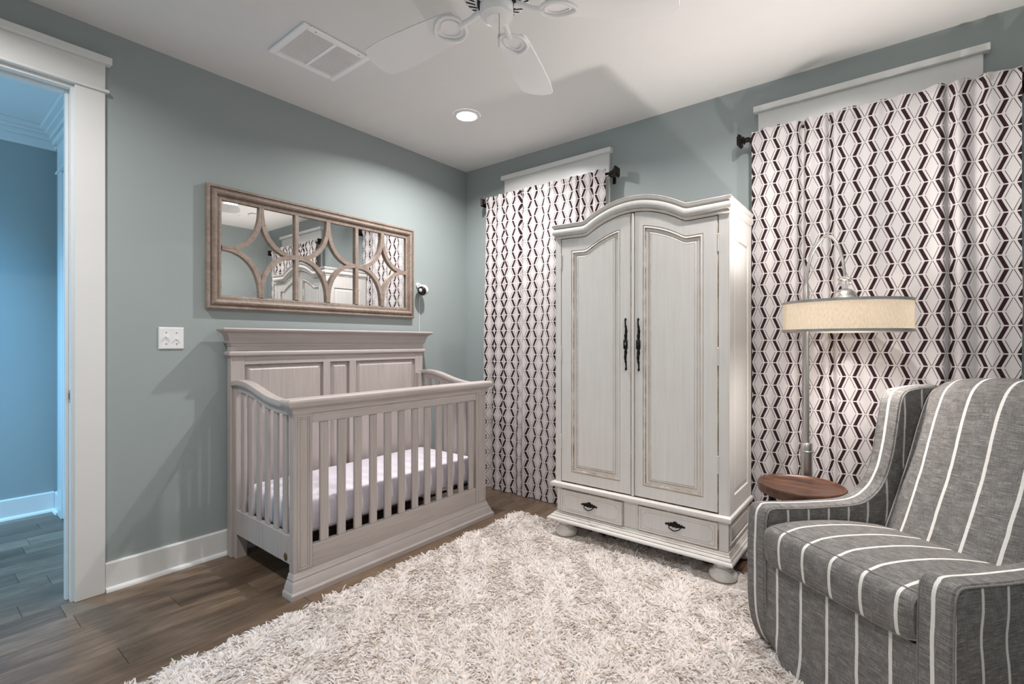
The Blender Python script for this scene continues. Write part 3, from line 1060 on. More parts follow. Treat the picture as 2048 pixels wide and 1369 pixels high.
# mattress
def rounded_block(x0, x1, y0, y1, z0, z1, r, nu=36, nv=60, crown_=0.0, wr=0.0, uvfn=None):
    """soft box from a stack of rounded-rectangle rings"""
    per = []
    seg = 8
    for (cx, cy, a0) in ((x1 - r, y1 - r, 0), (x0 + r, y1 - r, PI / 2), (x0 + r, y0 + r, PI), (x1 - r, y0 + r, 1.5 * PI)):
        for k in range(seg + 1):
            a = a0 + PI / 2 * k / seg
            per.append((cx, cy, math.cos(a), math.sin(a)))
    # resample the straight runs
    pts = []
    for i in range(len(per)):
        p, q = per[i], per[(i + 1) % len(per)]
        pts.append(p)
        d_ = math.hypot(q[0] - p[0], q[1] - p[1])
        if d_ > 1e-6:
            k = max(1, int(d_ / 0.02))
            for j in range(1, k):
                t_ = j / k
                pts.append((p[0] + (q[0] - p[0]) * t_, p[1] + (q[1] - p[1]) * t_, p[2], p[3]))
    return pts


pts = rounded_block(0.140, 0.704, YC - 0.648, YC + 0.648, 0, 0, 0.05)
prof = [(-0.03, 0.250), (-0.004, 0.254), (0.0, 0.275), (0.002, 0.33), (0.0, 0.385), (-0.008, 0.404), (-0.024, 0.413)]
P = []
for (o, z) in prof:
    row = []
    for i, (cx, cy, ca, sa) in enumerate(pts):
        w_ = 0.0065 * math.sin(cy * 61 + cx * 37 + z * 30) * (1 if 0.26 < z < 0.40 else 0.2) + 0.003 * math.sin(cy * 23 + z * 40)
        rr = 0.05 + o + w_
        row.append((cx + ca * rr, cy + sa * rr, z))
    P.append(row)
mb = MB().grid(P, closed_u=True)
mb.add(P[0], [tuple(range(len(pts)))])
# soft crowned top
ring = P[-1]
cxm, cym = 0.42, YC
T_ = []
for sfac in (1.0, 0.93, 0.8, 0.6, 0.4, 0.2, 0.02):
    T_.append([(cxm + (x - cxm) * sfac, cym + (y - cym) * sfac, 0.413 + 0.012 * (1 - sfac ** 3) + 0.0025 * math.sin(x * 20 * sfac) * math.sin(y * 13 * sfac) * (1 - sfac)) for x, y, z in ring])
mb.grid(T_, closed_u=True)
mt = thing('crib_mattress', 'lavender white crib mattress with wrinkled fitted sheet lying inside the crib', 'mattress', (0.42, YC, 0.25))
obj('fitted_sheet', mb, 'sheet', mt, smooth='all')

# ------------------------------------------------------------------ armoire
AX0, AX1, AYF, AYB = 1.345, 2.370, -0.580, -0.125
AC = 1.857
ar = thing('armoire', 'tall distressed ivory two-door armoire with arched top and bun feet', 'armoire', (AC, -0.35, 0.0))


def zlow(x):
    d_ = abs(x - AC)
    a = 1.957 - 1.10 * d_ * d_
    b_ = 1.861 + 0.03 * max(0, d_ - 0.30)
    k = 0.010
    h_ = max(0.0, min(1.0, 0.5 + 0.5 * (a - b_) / k))
    return b_ + (a - b_) * h_ + k * h_ * (1 - h_)


def zup(x):
    d_ = abs(x - AC)
    a = 2.043 - 1.0 * d_ * d_
    b_ = 1.949 + 0.02 * max(0, d_ - 0.30)
    k = 0.012
    h_ = max(0.0, min(1.0, 0.5 + 0.5 * (a - b_) / k))
    return b_ + (a - b_) * h_ + k * h_ * (1 - h_)


# carcass
mb = MB()
mb.box(AX0, AX1, AYF + 0.022, AYB, 0.30, 1.93)
obj('carcass', mb, 'armoire', ar)
for (a, b_) in ((AX0, AX0 + 0.034), (AX1 - 0.047, AX1)):
    obj('front_stile', MB().box(a, b_, AYF, AYF + 0.024, 0.344, 1.872, 0.002), 'armoire', ar)
# right and left side frame with a raised panel
for s in (-1, 1):
    xs = AX1 if s == 1 else AX0
    mb = MB()
    def sd(y0, y1, z0, z1, d0=0.0, d1=0.007, c_=0.0015):
        a, b_ = (xs + s * d0, xs + s * d1)
        mb.box(min(a, b_), max(a, b_), y0, y1, z0, z1, c_)
    sd(AYF, AYF + 0.075, 0.344, 1.87)
    sd(AYB - 0.07, AYB, 0.344, 1.87)
    sd(AYF + 0.075, AYB - 0.07, 1.77, 1.87)
    sd(AYF + 0.075, AYB - 0.07, 0.344, 0.42)
    obj('side_frame', mb, 'armoire', ar)
    P = []
    y0, y1, z0, z1 = AYF + 0.075, AYB - 0.07, 0.42, 1.77
    for (i, dx) in ((0.0, 0.007), (0.003, 0.0085), (0.012, 0.008), (0.016, 0.002), (0.020, 0.001), (0.036, 0.004), (0.040, 0.005)):
        x = xs + s * dx
        P.append([(x, y0 + i, z0 + i), (x, y1 - i, z0 + i), (x, y1 - i, z1 - i), (x, y0 + i, z1 - i)])
    mb = MB()
    for k in range(len(P) - 1):
        mb.grid([P[k], P[k + 1]], closed_u=True, mi=1 if k in (3,) else 0)
    mb.add(P[-1], [(0, 1, 2, 3)])
    obj('side_panel', mb, ['armoire', 'glaze'], ar)


def door(x0, x1, px0, px1, name, glaze_inner):
    """arched frame-and-panel door; rings of equal topology from the outline in to the raised field"""
    zb = 0.350
    n = 28
    def ring(xl, xr, z0, dtop, y):
        r = [(xl, y, z0)]
        for k in range(n + 1):
            x = xl + (xr - xl) * k / n
            xe = px0 + (px1 - px0) * k / n if dtop > 0.02 else x
            r.append((x, y, zlow(x) - dtop))
        r.append((xr, y, z0))
        return r
    F = AYF
    R_ = [ring(x0, x1, zb, 0.002, F + 0.020),
          ring(x0, x1, zb, 0.002, F + 0.004),
          ring(x0 + 0.003, x1 - 0.003, zb + 0.003, 0.005, F)]
    mi = [1, 1]
    def panel(i, y):
        return ring(px0 + i, px1 - i, 0.416 + i, 0.080 + i, y)
    steps = [(0.0, F, 0), (0.0022, F + 0.0035, 1), (0.005, F + 0.001, 0), (0.013, F - 0.002, 0), (0.0150, F + 0.004, 1), (0.0175, F + 0.0055, 1),
             (0.032, F + 0.0055, 0), (0.0340, F + 0.0075, 1), (0.036, F + 0.004, 0), (0.044, F + 0.002, 0), (0.046, F + 0.0035, 1), (0.0475, F + 0.0020, 0)]
    for i, y, g in steps:
        R_.append(panel(i, y))
        mi.append(g)
    mbd = MB()
    for k in range(len(R_) - 1):
        a, b2 = R_[k], R_[k + 1]
        mbd.grid([a, b2], closed_u=True, mi=mi[k])
    mbd.add(R_[-1], [tuple(range(len(R_[-1])))], 0)
    return obj(name, mbd, ['armoire', 'glaze'], ar)


dl = door(AX0 + 0.0365, 1.8495, 1.455, 1.782, 'door', True)
dr = door(1.869, AX1 - 0.0495, 1.919, 2.248, 'door', True)
obj('centre_astragal', MB().box(1.852, 1.867, AYF - 0.006, AYF + 0.012, 0.346, 1.951, 0.004), 'armoire', ar)
obj('door_gap', MB().box(AX0 + 0.03, AX1 - 0.04, AYF + 0.018, AYF + 0.0225, 0.346, 1.86), 'glaze', ar)
# hinges
for (x, d_) in ((AX0 + 0.0352, dl), (AX1 - 0.0482, dr)):
    for z in (0.55, 1.10, 1.68):
        obj('hinge', MB().tube([(x, AYF - 0.002, z), (x, AYF - 0.002, z + 0.085)], 0.003, 8).lathe((x, AYF - 0.002, z + 0.085), [(0.0035, 0), (0.004, 0.004), (0.001, 0.008)], 8), 'armoire', d_)


# black iron pull plates: scrolling spires either side of an escutcheon
def pull_plate(x, z, keyhole, parent):
    h_ = 0.149
    base_ = [(0.0, h_), (0.10, 0)]
    prof_r = [(0.020, 0.0085), (0.026, 0.0092), (0.033, 0.0075), (0.038, 0.0090), (0.046, 0.0098), (0.055, 0.0095), (0.060, 0.0072), (0.066, 0.0085), (0.076, 0.0088), (0.086, 0.0072), (0.095, 0.0060), (0.100, 0.0088), (0.104, 0.0060), (0.114, 0.0048), (0.126, 0.0040), (0.134, 0.0045), (0.140, 0.0070), (0.146, 0.0062), (0.149, 0.0025)]
    m_ = MB()
    for s in (1, -1):
        P0 = []
        for (dz, r) in prof_r:
            off = 0.0026 * math.sin((dz - 0.05) * 62) * (1 if dz > 0.055 else 0) * s
            zz = z + s * dz
            y = AYF - 0.0035
            P0.append([(x + off - r, AYF - 0.0005, zz), (x + off - r * 0.6, y - 0.002, zz), (x + off, y - 0.0035, zz), (x + off + r * 0.6, y - 0.002, zz), (x + off + r, AYF - 0.0005, zz)])
        m_.grid(P0, flip=(s < 0))
    m_.box(x - 0.0125, x + 0.0125, AYF - 0.007, AYF + 0.0005, z - 0.026, z + 0.026, 0.002)
    o_ = obj('pull_plate', m_, 'iron', parent, smooth=50)
    if keyhole:
        k_ = MB().lathe((0, 0, 0), [(0.004, 0), (0.004, 0.0008)], 12).box(-0.002, 0.002, -0.012, -0.002, 0, 0.0008)
        obj('keyhole', k_.move(lambda a, b_, c_: (x + a, AYF - 0.0071 - c_, z + 0.006 + b_)), 'steel', o_)
    else:
        obj('keyhole_knob', MB().lathe((0, 0, 0), [(0.004, 0), (0.0045, 0.004), (0.002, 0.006)], 12).move(lambda a, b_, c_: (x + a, AYF - 0.007 - c_, z - 0.004 + b_)), 'iron', o_)


pull_plate(1.8165, 1.207, True, dl)
pull_plate(1.8935, 1.205, False, dr)

# crown: profile t from the lower arch line to the upper one, carried round both ends
cr = [(0.0, 0.000, 0), (0.06, 0.012, 0), (0.12, 0.016, 0), (0.17, 0.012, 1), (0.19, 0.008, 0), (0.24, 0.016, 0), (0.30, 0.024, 0), (0.38, 0.029, 0), (0.47, 0.030, 0), (0.56, 0.028, 0), (0.64, 0.023, 0), (0.70, 0.016, 0), (0.725, 0.015, 1), (0.75, 0.022, 0), (0.80, 0.028, 0), (0.93, 0.032, 0), (0.97, 0.032, 1), (1.0, 0.028, 0)]
rows, mis = [], []
nf = 90
for tt, o, g in cr:
    o *= 0.62
    row = []
    x0, x1 = AX0 - o, AX1 + o
    zl, zu = zlow(AX0), zup(AX0)
    row.append((x0, AYB, zl + (zu - zl) * tt))
    for k in range(nf + 1):
        x = x0 + (x1 - x0) * k / nf
        xc = min(max(x, AX0), AX1)
        row.append((x, AYF - o - 0.004, zlow(xc) + (zup(xc) - zlow(xc)) * tt))
    row.append((x1, AYB, zl + (zu - zl) * tt))
    rows.append(row)
    mis.append(g)
mb = MB()
for k in range(len(rows) - 1):
    mb.grid([rows[k], rows[k + 1]], mi=mis[k + 1])
top = rows[-1]
bk = [(p[0], AYF + 0.075, p[2]) for p in top[1:-1]]
mb.grid([top[1:-1], bk])
bk2 = [(p[0], AYF + 0.075, 1.925) for p in bk]
mb.grid([bk, bk2])
lo2 = [(p[0], AYF + 0.03, p[2]) for p in rows[0][1:-1]]
mb.grid([rows[0][1:-1], lo2])
zt = top[0][2]
mb.add([(top[0][0], AYB, zt), (top[-1][0], AYB, zt), (top[-1][0], AYF + 0.07, zt), (top[0][0], AYF + 0.07, zt)], [(0, 1, 2, 3)])
mb.add([(rows[0][0][0], AYB, zlow(AX0)), (top[0][0], AYB, zt), (top[-1][0], AYB, zt), (rows[0][-1][0], AYB, zlow(AX0))], [(0, 1, 2, 3)])
obj('crown_moulding', mb, ['armoire', 'glaze'], ar, smooth=28)
# lower case
lx0, lx1 = AX0 + 0.005, AX1
mb = MB().box(lx0, lx1, AYF + 0.003, AYB, 0.118, 0.318)
obj('lower_case', mb, 'armoire', ar)
mb = MB()
waist = [(0.0, 0.308), (0.014, 0.311), (0.020, 0.316), (0.022, 0.326), (0.020, 0.337), (0.014, 0.342), (0.002, 0.345)]
v = []
for o, z in waist:
    v.append([(AX0 - o * 1.6, AYF - o, z), (AX1 + o * 0.8, AYF - o, z), (AX1 + o * 0.8, AYB, z), (AX0 - o * 1.6, AYB, z)])
mb.grid(v, closed_u=True)
mb.add(v[0], [(3, 2, 1, 0)])
mb.add(v[-1], [(0, 1, 2, 3)], 1)
obj('waist_moulding', mb, ['armoire', 'glaze'], ar, smooth=35)
mb = MB()
pl = [(0.0, 0.160), (0.004, 0.158), (0.006, 0.152), (0.010, 0.150), (0.014, 0.143), (0.014, 0.139), (0.020, 0.136), (0.025, 0.128), (0.025, 0.124), (0.032, 0.120), (0.036, 0.114), (0.036, 0.105), (0.0, 0.104)]
v = []
pm = []
for k, (o, z) in enumerate(pl):
    v.append([(lx0 - o * 1.5, AYF - o, z), (lx1 + o * 0.8, AYF - o, z), (lx1 + o * 0.8, AYB, z), (lx0 - o * 1.5, AYB, z)])
for k in range(len(v) - 1):
    mb.grid([v[k], v[k + 1]], closed_u=True, mi=1 if k in (2, 4, 7) else 0)
mb.add(v[-1], [(0, 1, 2, 3)])
obj('plinth_moulding', mb, ['armoire', 'glaze'], ar)
for s in (-1, 1):
    xs = lx1 if s == 1 else lx0
    P = []
    y0, y1, z0, z1 = AYF + 0.03, AYB - 0.05, 0.185, 0.300
    for (i, dx) in ((0.0, 0.0005), (0.002, 0.006), (0.010, 0.006), (0.014, 0.001), (0.022, 0.001), (0.026, 0.004)):
        x = xs + s * dx
        P.append([(x, y0 + i, z0 + i), (x, y1 - i, z0 + i), (x, y1 - i, z1 - i), (x, y0 + i, z1 - i)])
    mb = MB()
    for k in range(len(P) - 1):
        mb.grid([P[k], P[k + 1]], closed_u=True, mi=1 if k in (3,) else 0)
    mb.add(P[-1], [(0, 1, 2, 3)])
    obj('lower_side_panel', mb, ['armoire', 'glaze'], ar)


def drawer(x0, x1, pull):
    F = AYF - 0.002 - pull
    z0, z1 = 0.164, 0.302
    mbd = MB()
    P = []
    st = [(0.0, AYF + 0.05, 0), (0.0, F + 0.003, 0), (0.003, F, 1), (0.014, F, 0), (0.0150, F + 0.0014, 1), (0.016, F, 0)]
    for i, y, g in st:
        P.append([(x0 + i, y, z0 + i), (x1 - i, y, z0 + i), (x1 - i, y, z1 - i), (x0 + i, y, z1 - i)])
    for k in range(len(P) - 1):
        mbd.grid([P[k], P[k + 1]], closed_u=True, mi=st[k + 1][2] if k else 0)
    mbd.add(P[-1], [(0, 1, 2, 3)])
    dobj = obj('drawer', mbd, ['armoire', 'glaze'], ar)
    # incised line with scooped corners
    i, r = 0.026, 0.016
    line = []
    for (cx, cz, a0) in ((x0 + i, z0 + i, PI / 2), (x1 - i, z0 + i, PI), (x1 - i, z1 - i, 1.5 * PI), (x0 + i, z1 - i, 2 * PI)):
        for k in range(7):
            a = a0 - PI / 2 * k / 6
            line.append((cx + r * math.cos(a), F - 0.0001, cz + r * math.sin(a)))
    obj('incised_line', MB().tube(line, 0.0007, 5, closed=True), 'glaze', dobj)
    # iron bail pull: spiky backplate and a drop bail
    xc, zc_ = (x0 + x1) / 2 - 0.005, 0.238
    bp = [(-0.055, 0.0), (-0.050, 0.006), (-0.043, 0.004), (-0.038, 0.010), (-0.030, 0.007), (-0.024, 0.013), (-0.014, 0.012), (-0.008, 0.019), (0.0, 0.022), (0.008, 0.019), (0.014, 0.012), (0.024, 0.013), (0.030, 0.007), (0.038, 0.010), (0.043, 0.004), (0.050, 0.006), (0.055, 0.0),
          (0.050, -0.005), (0.040, -0.003), (0.032, -0.009), (0.018, -0.007), (0.008, -0.012), (0.0, -0.008), (-0.008, -0.012), (-0.018, -0.007), (-0.032, -0.009), (-0.040, -0.003), (-0.050, -0.005)]
    m_ = MB().prism(bp, F - 0.004, F + 0.0005, lambda a, b_, p: (xc + a, p, zc_ + b_))
    m_.lathe((0, 0, 0), [(0.004, 0), (0.005, 0.006), (0.002, 0.01)], 10).move(lambda *p: p)
    mm = MB().prism(bp, F - 0.004, F + 0.0005, lambda a, b_, p: (xc + a, p, zc_ + b_))
    hp = obj('bail_pull', mm, 'iron', dobj)
    bail = catmull([(-0.030, 0.0, 0.001), (-0.028, -0.010, -0.012), (-0.012, -0.013, -0.020), (0.0, -0.014, -0.023), (0.012, -0.013, -0.020), (0.028, -0.010, -0.012), (0.030, 0.0, 0.001)], 5)
    obj('bail', MB().tube([(xc + a, F - 0.005 + b_, zc_ + c_) for a, b_, c_ in bail], [0.0022 + 0.0012 * math.sin(PI * k / (len(bail) - 1)) for k in range(len(bail))], 8), 'iron', hp, smooth=True)
    return dobj


drawer(1.383, 1.800, 0.010)
drawer(1.893, 2.321, 0.002)
obj('drawer_void', MB().box(1.380, 1.8035, AYF + 0.001, AYF + 0.003, 0.160, 0.306).box(1.8895, 2.3245, AYF + 0.001, AYF + 0.003, 0.160, 0.306), 'glaze', ar)
# bun feet
foot = [(0.052, 0.008), (0.062, 0.013), (0.069, 0.028), (0.067, 0.044), (0.052, 0.058), (0.046, 0.062), (0.048, 0.066), (0.047, 0.070), (0.040, 0.074), (0.040, 0.080), (0.052, 0.092), (0.060, 0.102), (0.060, 0.106)]
for (x, y) in ((1.395, -0.540), (2.335, -0.540), (1.400, -0.19), (2.335, -0.19)):
    obj('bun_foot', MB().lathe((x, y, 0), foot, 32), 'armoire', ar, smooth=40)

# things standing on the armoire, seen in the mirror
t = thing('toy_block', 'small red and white toy block on top of the armoire', 'toy', (2.05, -0.33, zt))
obj('block', MB().box(2.00, 2.07, -0.37, -0.31, zt, zt + 0.055, 0.004), 'white', t)
obj('red_cap', MB().box(2.045, 2.085, -0.36, -0.32, zt + 0.0552, zt + 0.075, 0.004), 'red', t)
t = thing('storage_tin', 'small white tin with dark stripe on top of the armoire, behind', 'tin', (2.24, -0.30, zt))
obj('body', MB().box(2.20, 2.28, -0.33, -0.26, zt, zt + 0.05, 0.004), 'white', t)
obj('stripe', MB().box(2.198, 2.212, -0.332, -0.258, zt + 0.001, zt + 0.049, 0.001), 'black', t)

# ------------------------------------------------------------------ curtains and rods
RODY = -0.082


def curtain(name, label, x0, x1, ztop, zbot, folds, waves, flare, y0, u0, full, nxs=420, nzs=56, v0=0.0):
    """cloth sheet; folds: (x, depth, width), waves: (amp, length, phase)"""
    xs = np.linspace(x0, x1, nxs)
    P, UV = [], []
    zs = np.concatenate([np.linspace(ztop, ztop - 0.12, 8)[:-1], np.linspace(ztop - 0.12, zbot, nzs)])
    for iz, z in enumerate(zs):
        h_ = (ztop - z) / (ztop - zbot)
        y = np.full_like(xs, y0)
        g = 0.55 + 0.45 * min(1.0, h_ * 2.2)
        for (a, L_, ph) in waves:
            y += a * g * np.sin(2 * PI * xs / L_ + ph + 0.9 * h_ * math.sin(ph * 3))
        for (fx_, dp, wd, dx_) in folds:
            c_ = fx_ + dx_ * h_
            y += dp * np.exp(-((xs - c_) / wd) ** 2) * (0.75 + 0.25 * math.cos(3 * h_ + fx_ * 9))
            y -= 0.45 * dp * np.exp(-((xs - c_ - 2.1 * wd) / (1.6 * wd)) ** 2)
            y -= 0.35 * dp * np.exp(-((xs - c_ + 2.1 * wd) / (1.6 * wd)) ** 2)
        if z > ztop - 0.12:                      # gathered heading above and over the rod
            q = (z - (ztop - 0.12)) / 0.12
            rod_b = math.exp(-((z - (ztop - 0.035)) / 0.018) ** 2)
            y -= 0.010 * rod_b
            y += 0.004 * q * np.sin(xs * 95 + 2 * np.sin(xs * 17))
        y = np.minimum(y, -0.048)
        shift = flare * h_
        wob = 0.004 * np.sin(z * 7 + xs * 3) * h_
        zz = z + (0.004 * np.sin(xs * 60 + 1.5 * np.sin(xs * 23)) if iz == 0 else 0)
        xx = xs + wob - shift * (1 - (xs - x0) / (x1 - x0))
        P.append([(a, b_, float(c_)) for a, b_, c_ in zip(xx, y, np.broadcast_to(zz, xs.shape))])
        ds = np.sqrt(np.diff(xs) ** 2 + (np.diff(y) * 1.0) ** 2)
        if iz == 0:
            pass
        u = np.concatenate([[0], np.cumsum(ds)])
        if iz in (0,):
            uref = u
        UV.append([(u0 + full * a, v0 + z) for a in u])
    # one unrolled width for the whole height keeps the print straight
    mid = UV[len(UV) // 2]
    UV = [[(mid[k][0], P[i][k][2] + v0) for k in range(nxs)] for i in range(len(zs))]
    mb_ = MB().grid(P, uv=UV)
    # turned side hems and back layer give the cloth its thickness
    back = [[(p[0], p[1] + 0.003, p[2]) for p in row] for row in P]
    mb_.grid([[P[i][0], back[i][0]] for i in range(len(P))], uv=[[UV[i][0], UV[i][0]] for i in range(len(P))])
    mb_.grid([[P[i][-1], back[i][-1]] for i in range(len(P))], uv=[[UV[i][-1], UV[i][-1]] for i in range(len(P))])
    mb_.grid([P[0], back[0]], uv=[UV[0], UV[0]])
    mb_.grid([P[-1], back[-1]], uv=[UV[-1], UV[-1]])
    o_ = obj(name, mb_, 'curtain', None, smooth='all', fix=False)
    tag(o_, label, 'curtain', 'patterned curtains at the windows')
    return o_


curtain('curtain', 'cream and dark plum lattice print curtain between crib and armoire', 0.338, 1.437, 2.430, 0.004,
        [(0.43, 0.030, 0.018, -0.03), (0.535, 0.016, 0.014, -0.02), (0.70, 0.032, 0.016, 0.03), (0.80, 0.014, 0.02, 0.02), (0.965, 0.012, 0.018, 0.0), (1.23, 0.022, 0.014, 0.0), (1.33, 0.015, 0.015, 0.0)],
        [(0.010, 0.21, 0.4), (0.006, 0.13, 1.9)], 0.045, -0.098, 0.011, 1.0, v0=0.015)
curtain('curtain', 'cream and dark plum lattice print curtain hanging behind the floor lamp', 2.373, 3.462, 2.437, 0.004,
        [(2.505, 0.012, 0.03, -0.01), (2.628, 0.036, 0.016, -0.02), (2.750, 0.026, 0.013, 0.03), (2.885, 0.010, 0.03, 0.02), (3.222, 0.034, 0.016, 0.02), (3.315, 0.014, 0.02, 0.03)],
        [(0.008, 0.33, 0.9), (0.004, 0.15, 2.2)], 0.0, -0.098, 0.030, 1.0, v0=0.035)


def rod(x0, x1, z, label, left=True):
    r_ = thing('curtain_rod', label, 'curtain rod', ((x0 + x1) / 2, RODY, z), 0, 'dark bronze curtain rods')
    obj('rod', MB().tube([(x0, RODY, z), (x1, RODY, z)], 0.0095, 14), 'bronze', r_, smooth=40)
    for s, x in ((-1, x0), (1, x1)):
        m_ = MB()
        def sq(xa, xb, h_, c_=0.003):
            m_.box(min(x + s * xa, x + s * xb), max(x + s * xa, x + s * xb), RODY - h_, RODY + h_, z - h_, z + h_, c_)
        m_.tube([(x - s * 0.004, RODY, z), (x + s * 0.012, RODY, z)], 0.015, 14)
        sq(0.012, 0.020, 0.012)
        sq(0.020, 0.027, 0.019)
        sq(0.027, 0.033, 0.013)
        sq(0.033, 0.040, 0.030)
        sq(0.040, 0.052, 0.035, 0.005)
        sq(0.052, 0.058, 0.026)
        obj('finial', m_, 'bronze', r_)
        m_ = MB()
        xb_ = x - s * 0.012
        m_.box(xb_ - 0.007, xb_ + 0.007, RODY, -0.004, z - 0.018, z - 0.009, 0.002)
        m_.box(xb_ - 0.012, xb_ + 0.012, -0.026 if False else -0.008, -0.001, z - 0.055, z + 0.03, 0.002)
        m_.tube([(xb_, RODY, z), (xb_, RODY, z - 0.014)], 0.006, 8)
        obj('bracket', m_, 'bronze', r_)
    return r_


rod(0.328, 1.470, 2.398, 'dark bronze curtain rod with square finials above the crib side curtain')
rod(2.352, 3.490, 2.402, 'dark bronze curtain rod with square finials above the floor lamp')

# ------------------------------------------------------------------ floor lamp
lp = thing('floor_lamp', 'brushed nickel arc floor lamp with lit linen drum shade behind the armchair', 'floor lamp', (2.672, -0.30, 0.0))
px_, py_ = 2.672, -0.30
sx_, sy_ = 2.842, -0.425
obj('base', MB().lathe((px_, py_, 0), [(0.105, 0.0), (0.105, 0.012), (0.098, 0.020), (0.035, 0.024)], 40), 'nickel', lp, smooth=40)
obj('column', MB().lathe((px_, py_, 0), [(0.0265, 0.024), (0.0265, 0.660)], 28), 'nickel', lp, smooth=50)
obj('collar', MB().lathe((px_, py_, 0), [(0.030, 0.660), (0.0345, 0.662), (0.0345, 0.668), (0.027, 0.671), (0.0265, 0.706), (0.024, 0.709)], 28), 'nickel', lp, smooth=40)
arc = []
for z in np.linspace(0.709, 1.50, 8):
    arc.append((0.0, z))
curve = catmull([(0.0, 1.50), (0.006, 1.58), (0.035, 1.665), (0.095, 1.730), (0.135, 1.728), (0.170, 1.690), (0.195, 1.625), (0.207, 1.56), (0.211, 1.524)], 6)
arc += curve[1:]
dd = Vector((sx_ - px_, sy_ - py_, 0)).normalized() * (math.hypot(sx_ - px_, sy_ - py_) / 0.211)
pts3 = [(px_ + dd.x * a, py_ + dd.y * a, z) for a, z in arc]
obj('pole_and_arm', MB().tube(pts3, [0.0135] * 4 + [0.0125] * 4 + [0.0085 - 0.0025 * k / len(curve) for k in range(len(curve) - 1)], 14), 'nickel', lp, smooth=60)
obj('glass_knob', MB().lathe((sx_, sy_, 0), [(0.006, 1.528), (0.016, 1.523), (0.028, 1.516), (0.028, 1.510), (0.022, 1.502), (0.027, 1.496), (0.024, 1.488), (0.012, 1.478), (0.012, 1.466)], 24), 'glass', lp, smooth=30)
obj('dome', MB().lathe((sx_, sy_, 0), [(0.012, 1.468), (0.028, 1.464), (0.042, 1.450), (0.050, 1.430), (0.052, 1.404), (0.050, 1.404)], 36), 'nickel', lp, smooth=40)
SR = 0.252
sh = obj('shade', MB().lathe((sx_, sy_, 0), [(SR, 1.277), (SR, 1.400)], 72, cap=False), 'shade', lp, smooth='all')
for z0, z1 in ((1.398, 1.410), (1.266, 1.278)):
    obj('shade_rim', MB().lathe((sx_, sy_, 0), [(SR - 0.003, z0), (SR + 0.002, z0), (SR + 0.002, z1), (SR - 0.003, z1), (SR - 0.003, z0)], 72, cap=False), 'nickel', lp, smooth=40)
mb = MB()
for k in range(3):
    a = 2 * PI * k / 3 + 0.4
    mb.tube([(sx_, sy_, 1.402), (sx_ + SR * math.cos(a), sy_ + SR * math.sin(a), 1.404)], 0.0025, 6)
obj('spider', mb, 'nickel', lp)
obj('socket', MB().lathe((sx_, sy_, 0), [(0.016, 1.405), (0.016, 1.372)], 16), 'nickel', lp, smooth=40)
obj('bulb', sphere_mb((sx_, sy_, 1.340), 0.030, 18, 10, (1, 1, 1.1)), 'bulb', lp, smooth='all')
for a in (0.5, 0.5 + 2 * PI / 3, 0.5 + 4 * PI / 3):
    bx_, by_ = sx_ + 0.075 * math.cos(a), sy_ + 0.075 * math.sin(a)
    lamp('lamp_light', 'POINT', (bx_, by_, 1.340), LAMP_W / 3, (1.0, 0.88, 0.78), 0.03)
# the reflector bulb throws most of its light up and down out of the drum
for nm_, rx_, en_, z_ in (('lamp_uplight', PI, LAMP_UP, 1.376), ('lamp_downlight', 0.0, LAMP_DN, 1.30)):
    lo_ = lamp(nm_, 'SPOT', (sx_, sy_ - 0.06, z_), en_, (1.0, 0.93, 0.87), 0.025, rot=(rx_, 0, 0))
    lo_.data.spot_size = math.radians(150)
    lo_.data.spot_blend = 1.0

# ------------------------------------------------------------------ side table
tb = thing('side_table', 'round acacia wood side table with raised rim beside the striped armchair', 'side table', (2.681, -0.546, 0.0))
tc = (2.681, -0.546, 0)
obj('table_top', MB().lathe(tc, [(0.05, 0.510), (0.165, 0.510), (0.178, 0.516), (0.181, 0.536), (0.181, 0.552), (0.177, 0.557), (0.169, 0.556), (0.162, 0.548), (0.150, 0.546), (0.001, 0.546)], 64), 'walnut', tb, smooth=40)
for k in range(3):
    a = math.radians(205 + 120 * k)
    p0 = (tc[0] + 0.125 * math.cos(a), tc[1] + 0.125 * math.sin(a), 0.510)
    p1 = (tc[0] + 0.150 * math.cos(a), tc[1] + 0.150 * math.sin(a), 0.012 if tc[1] + 0.15 * math.sin(a) < -0.42 else 0.0)
    obj('leg', MB().tube([p0, p1], 0.012, 12), 'iron', tb, smooth=40)
obj('leg_ring', MB().tube([(tc[0] + 0.139 * math.cos(a), tc[1] + 0.139 * math.sin(a), 0.22) for a in np.linspace(0, 2 * PI, 40)[:-1]], 0.006, 8, closed=True), 'iron', tb, smooth=True)
obj('top_plate', MB().lathe(tc, [(0.14, 0.500), (0.14, 0.510)], 32), 'iron', tb)

# ------------------------------------------------------------------ rug
RX0, RX1, RY0, RY1 = 0.925, 3.45, -3.75, -0.425
# chair frame: O far-arm front corner, axes a (across) and b (back)
CO = Vector((2.563, -1.034, 0))
CA = Vector((0.8147, -0.5798, 0))
CB = Vector((0.5798, 0.8147, 0))
rug = thing('shag_rug', 'large ivory shag rug covering the dark wooden floor', 'rug', ((RX0 + RX1) / 2, (RY0 + RY1) / 2, 0.0))
obj('backing', MB().box(RX0 + 0.01, RX1 - 0.01, RY0 + 0.01, RY1 - 0.01, 0.0003, 0.007, 0.002), 'rugbase', rug)


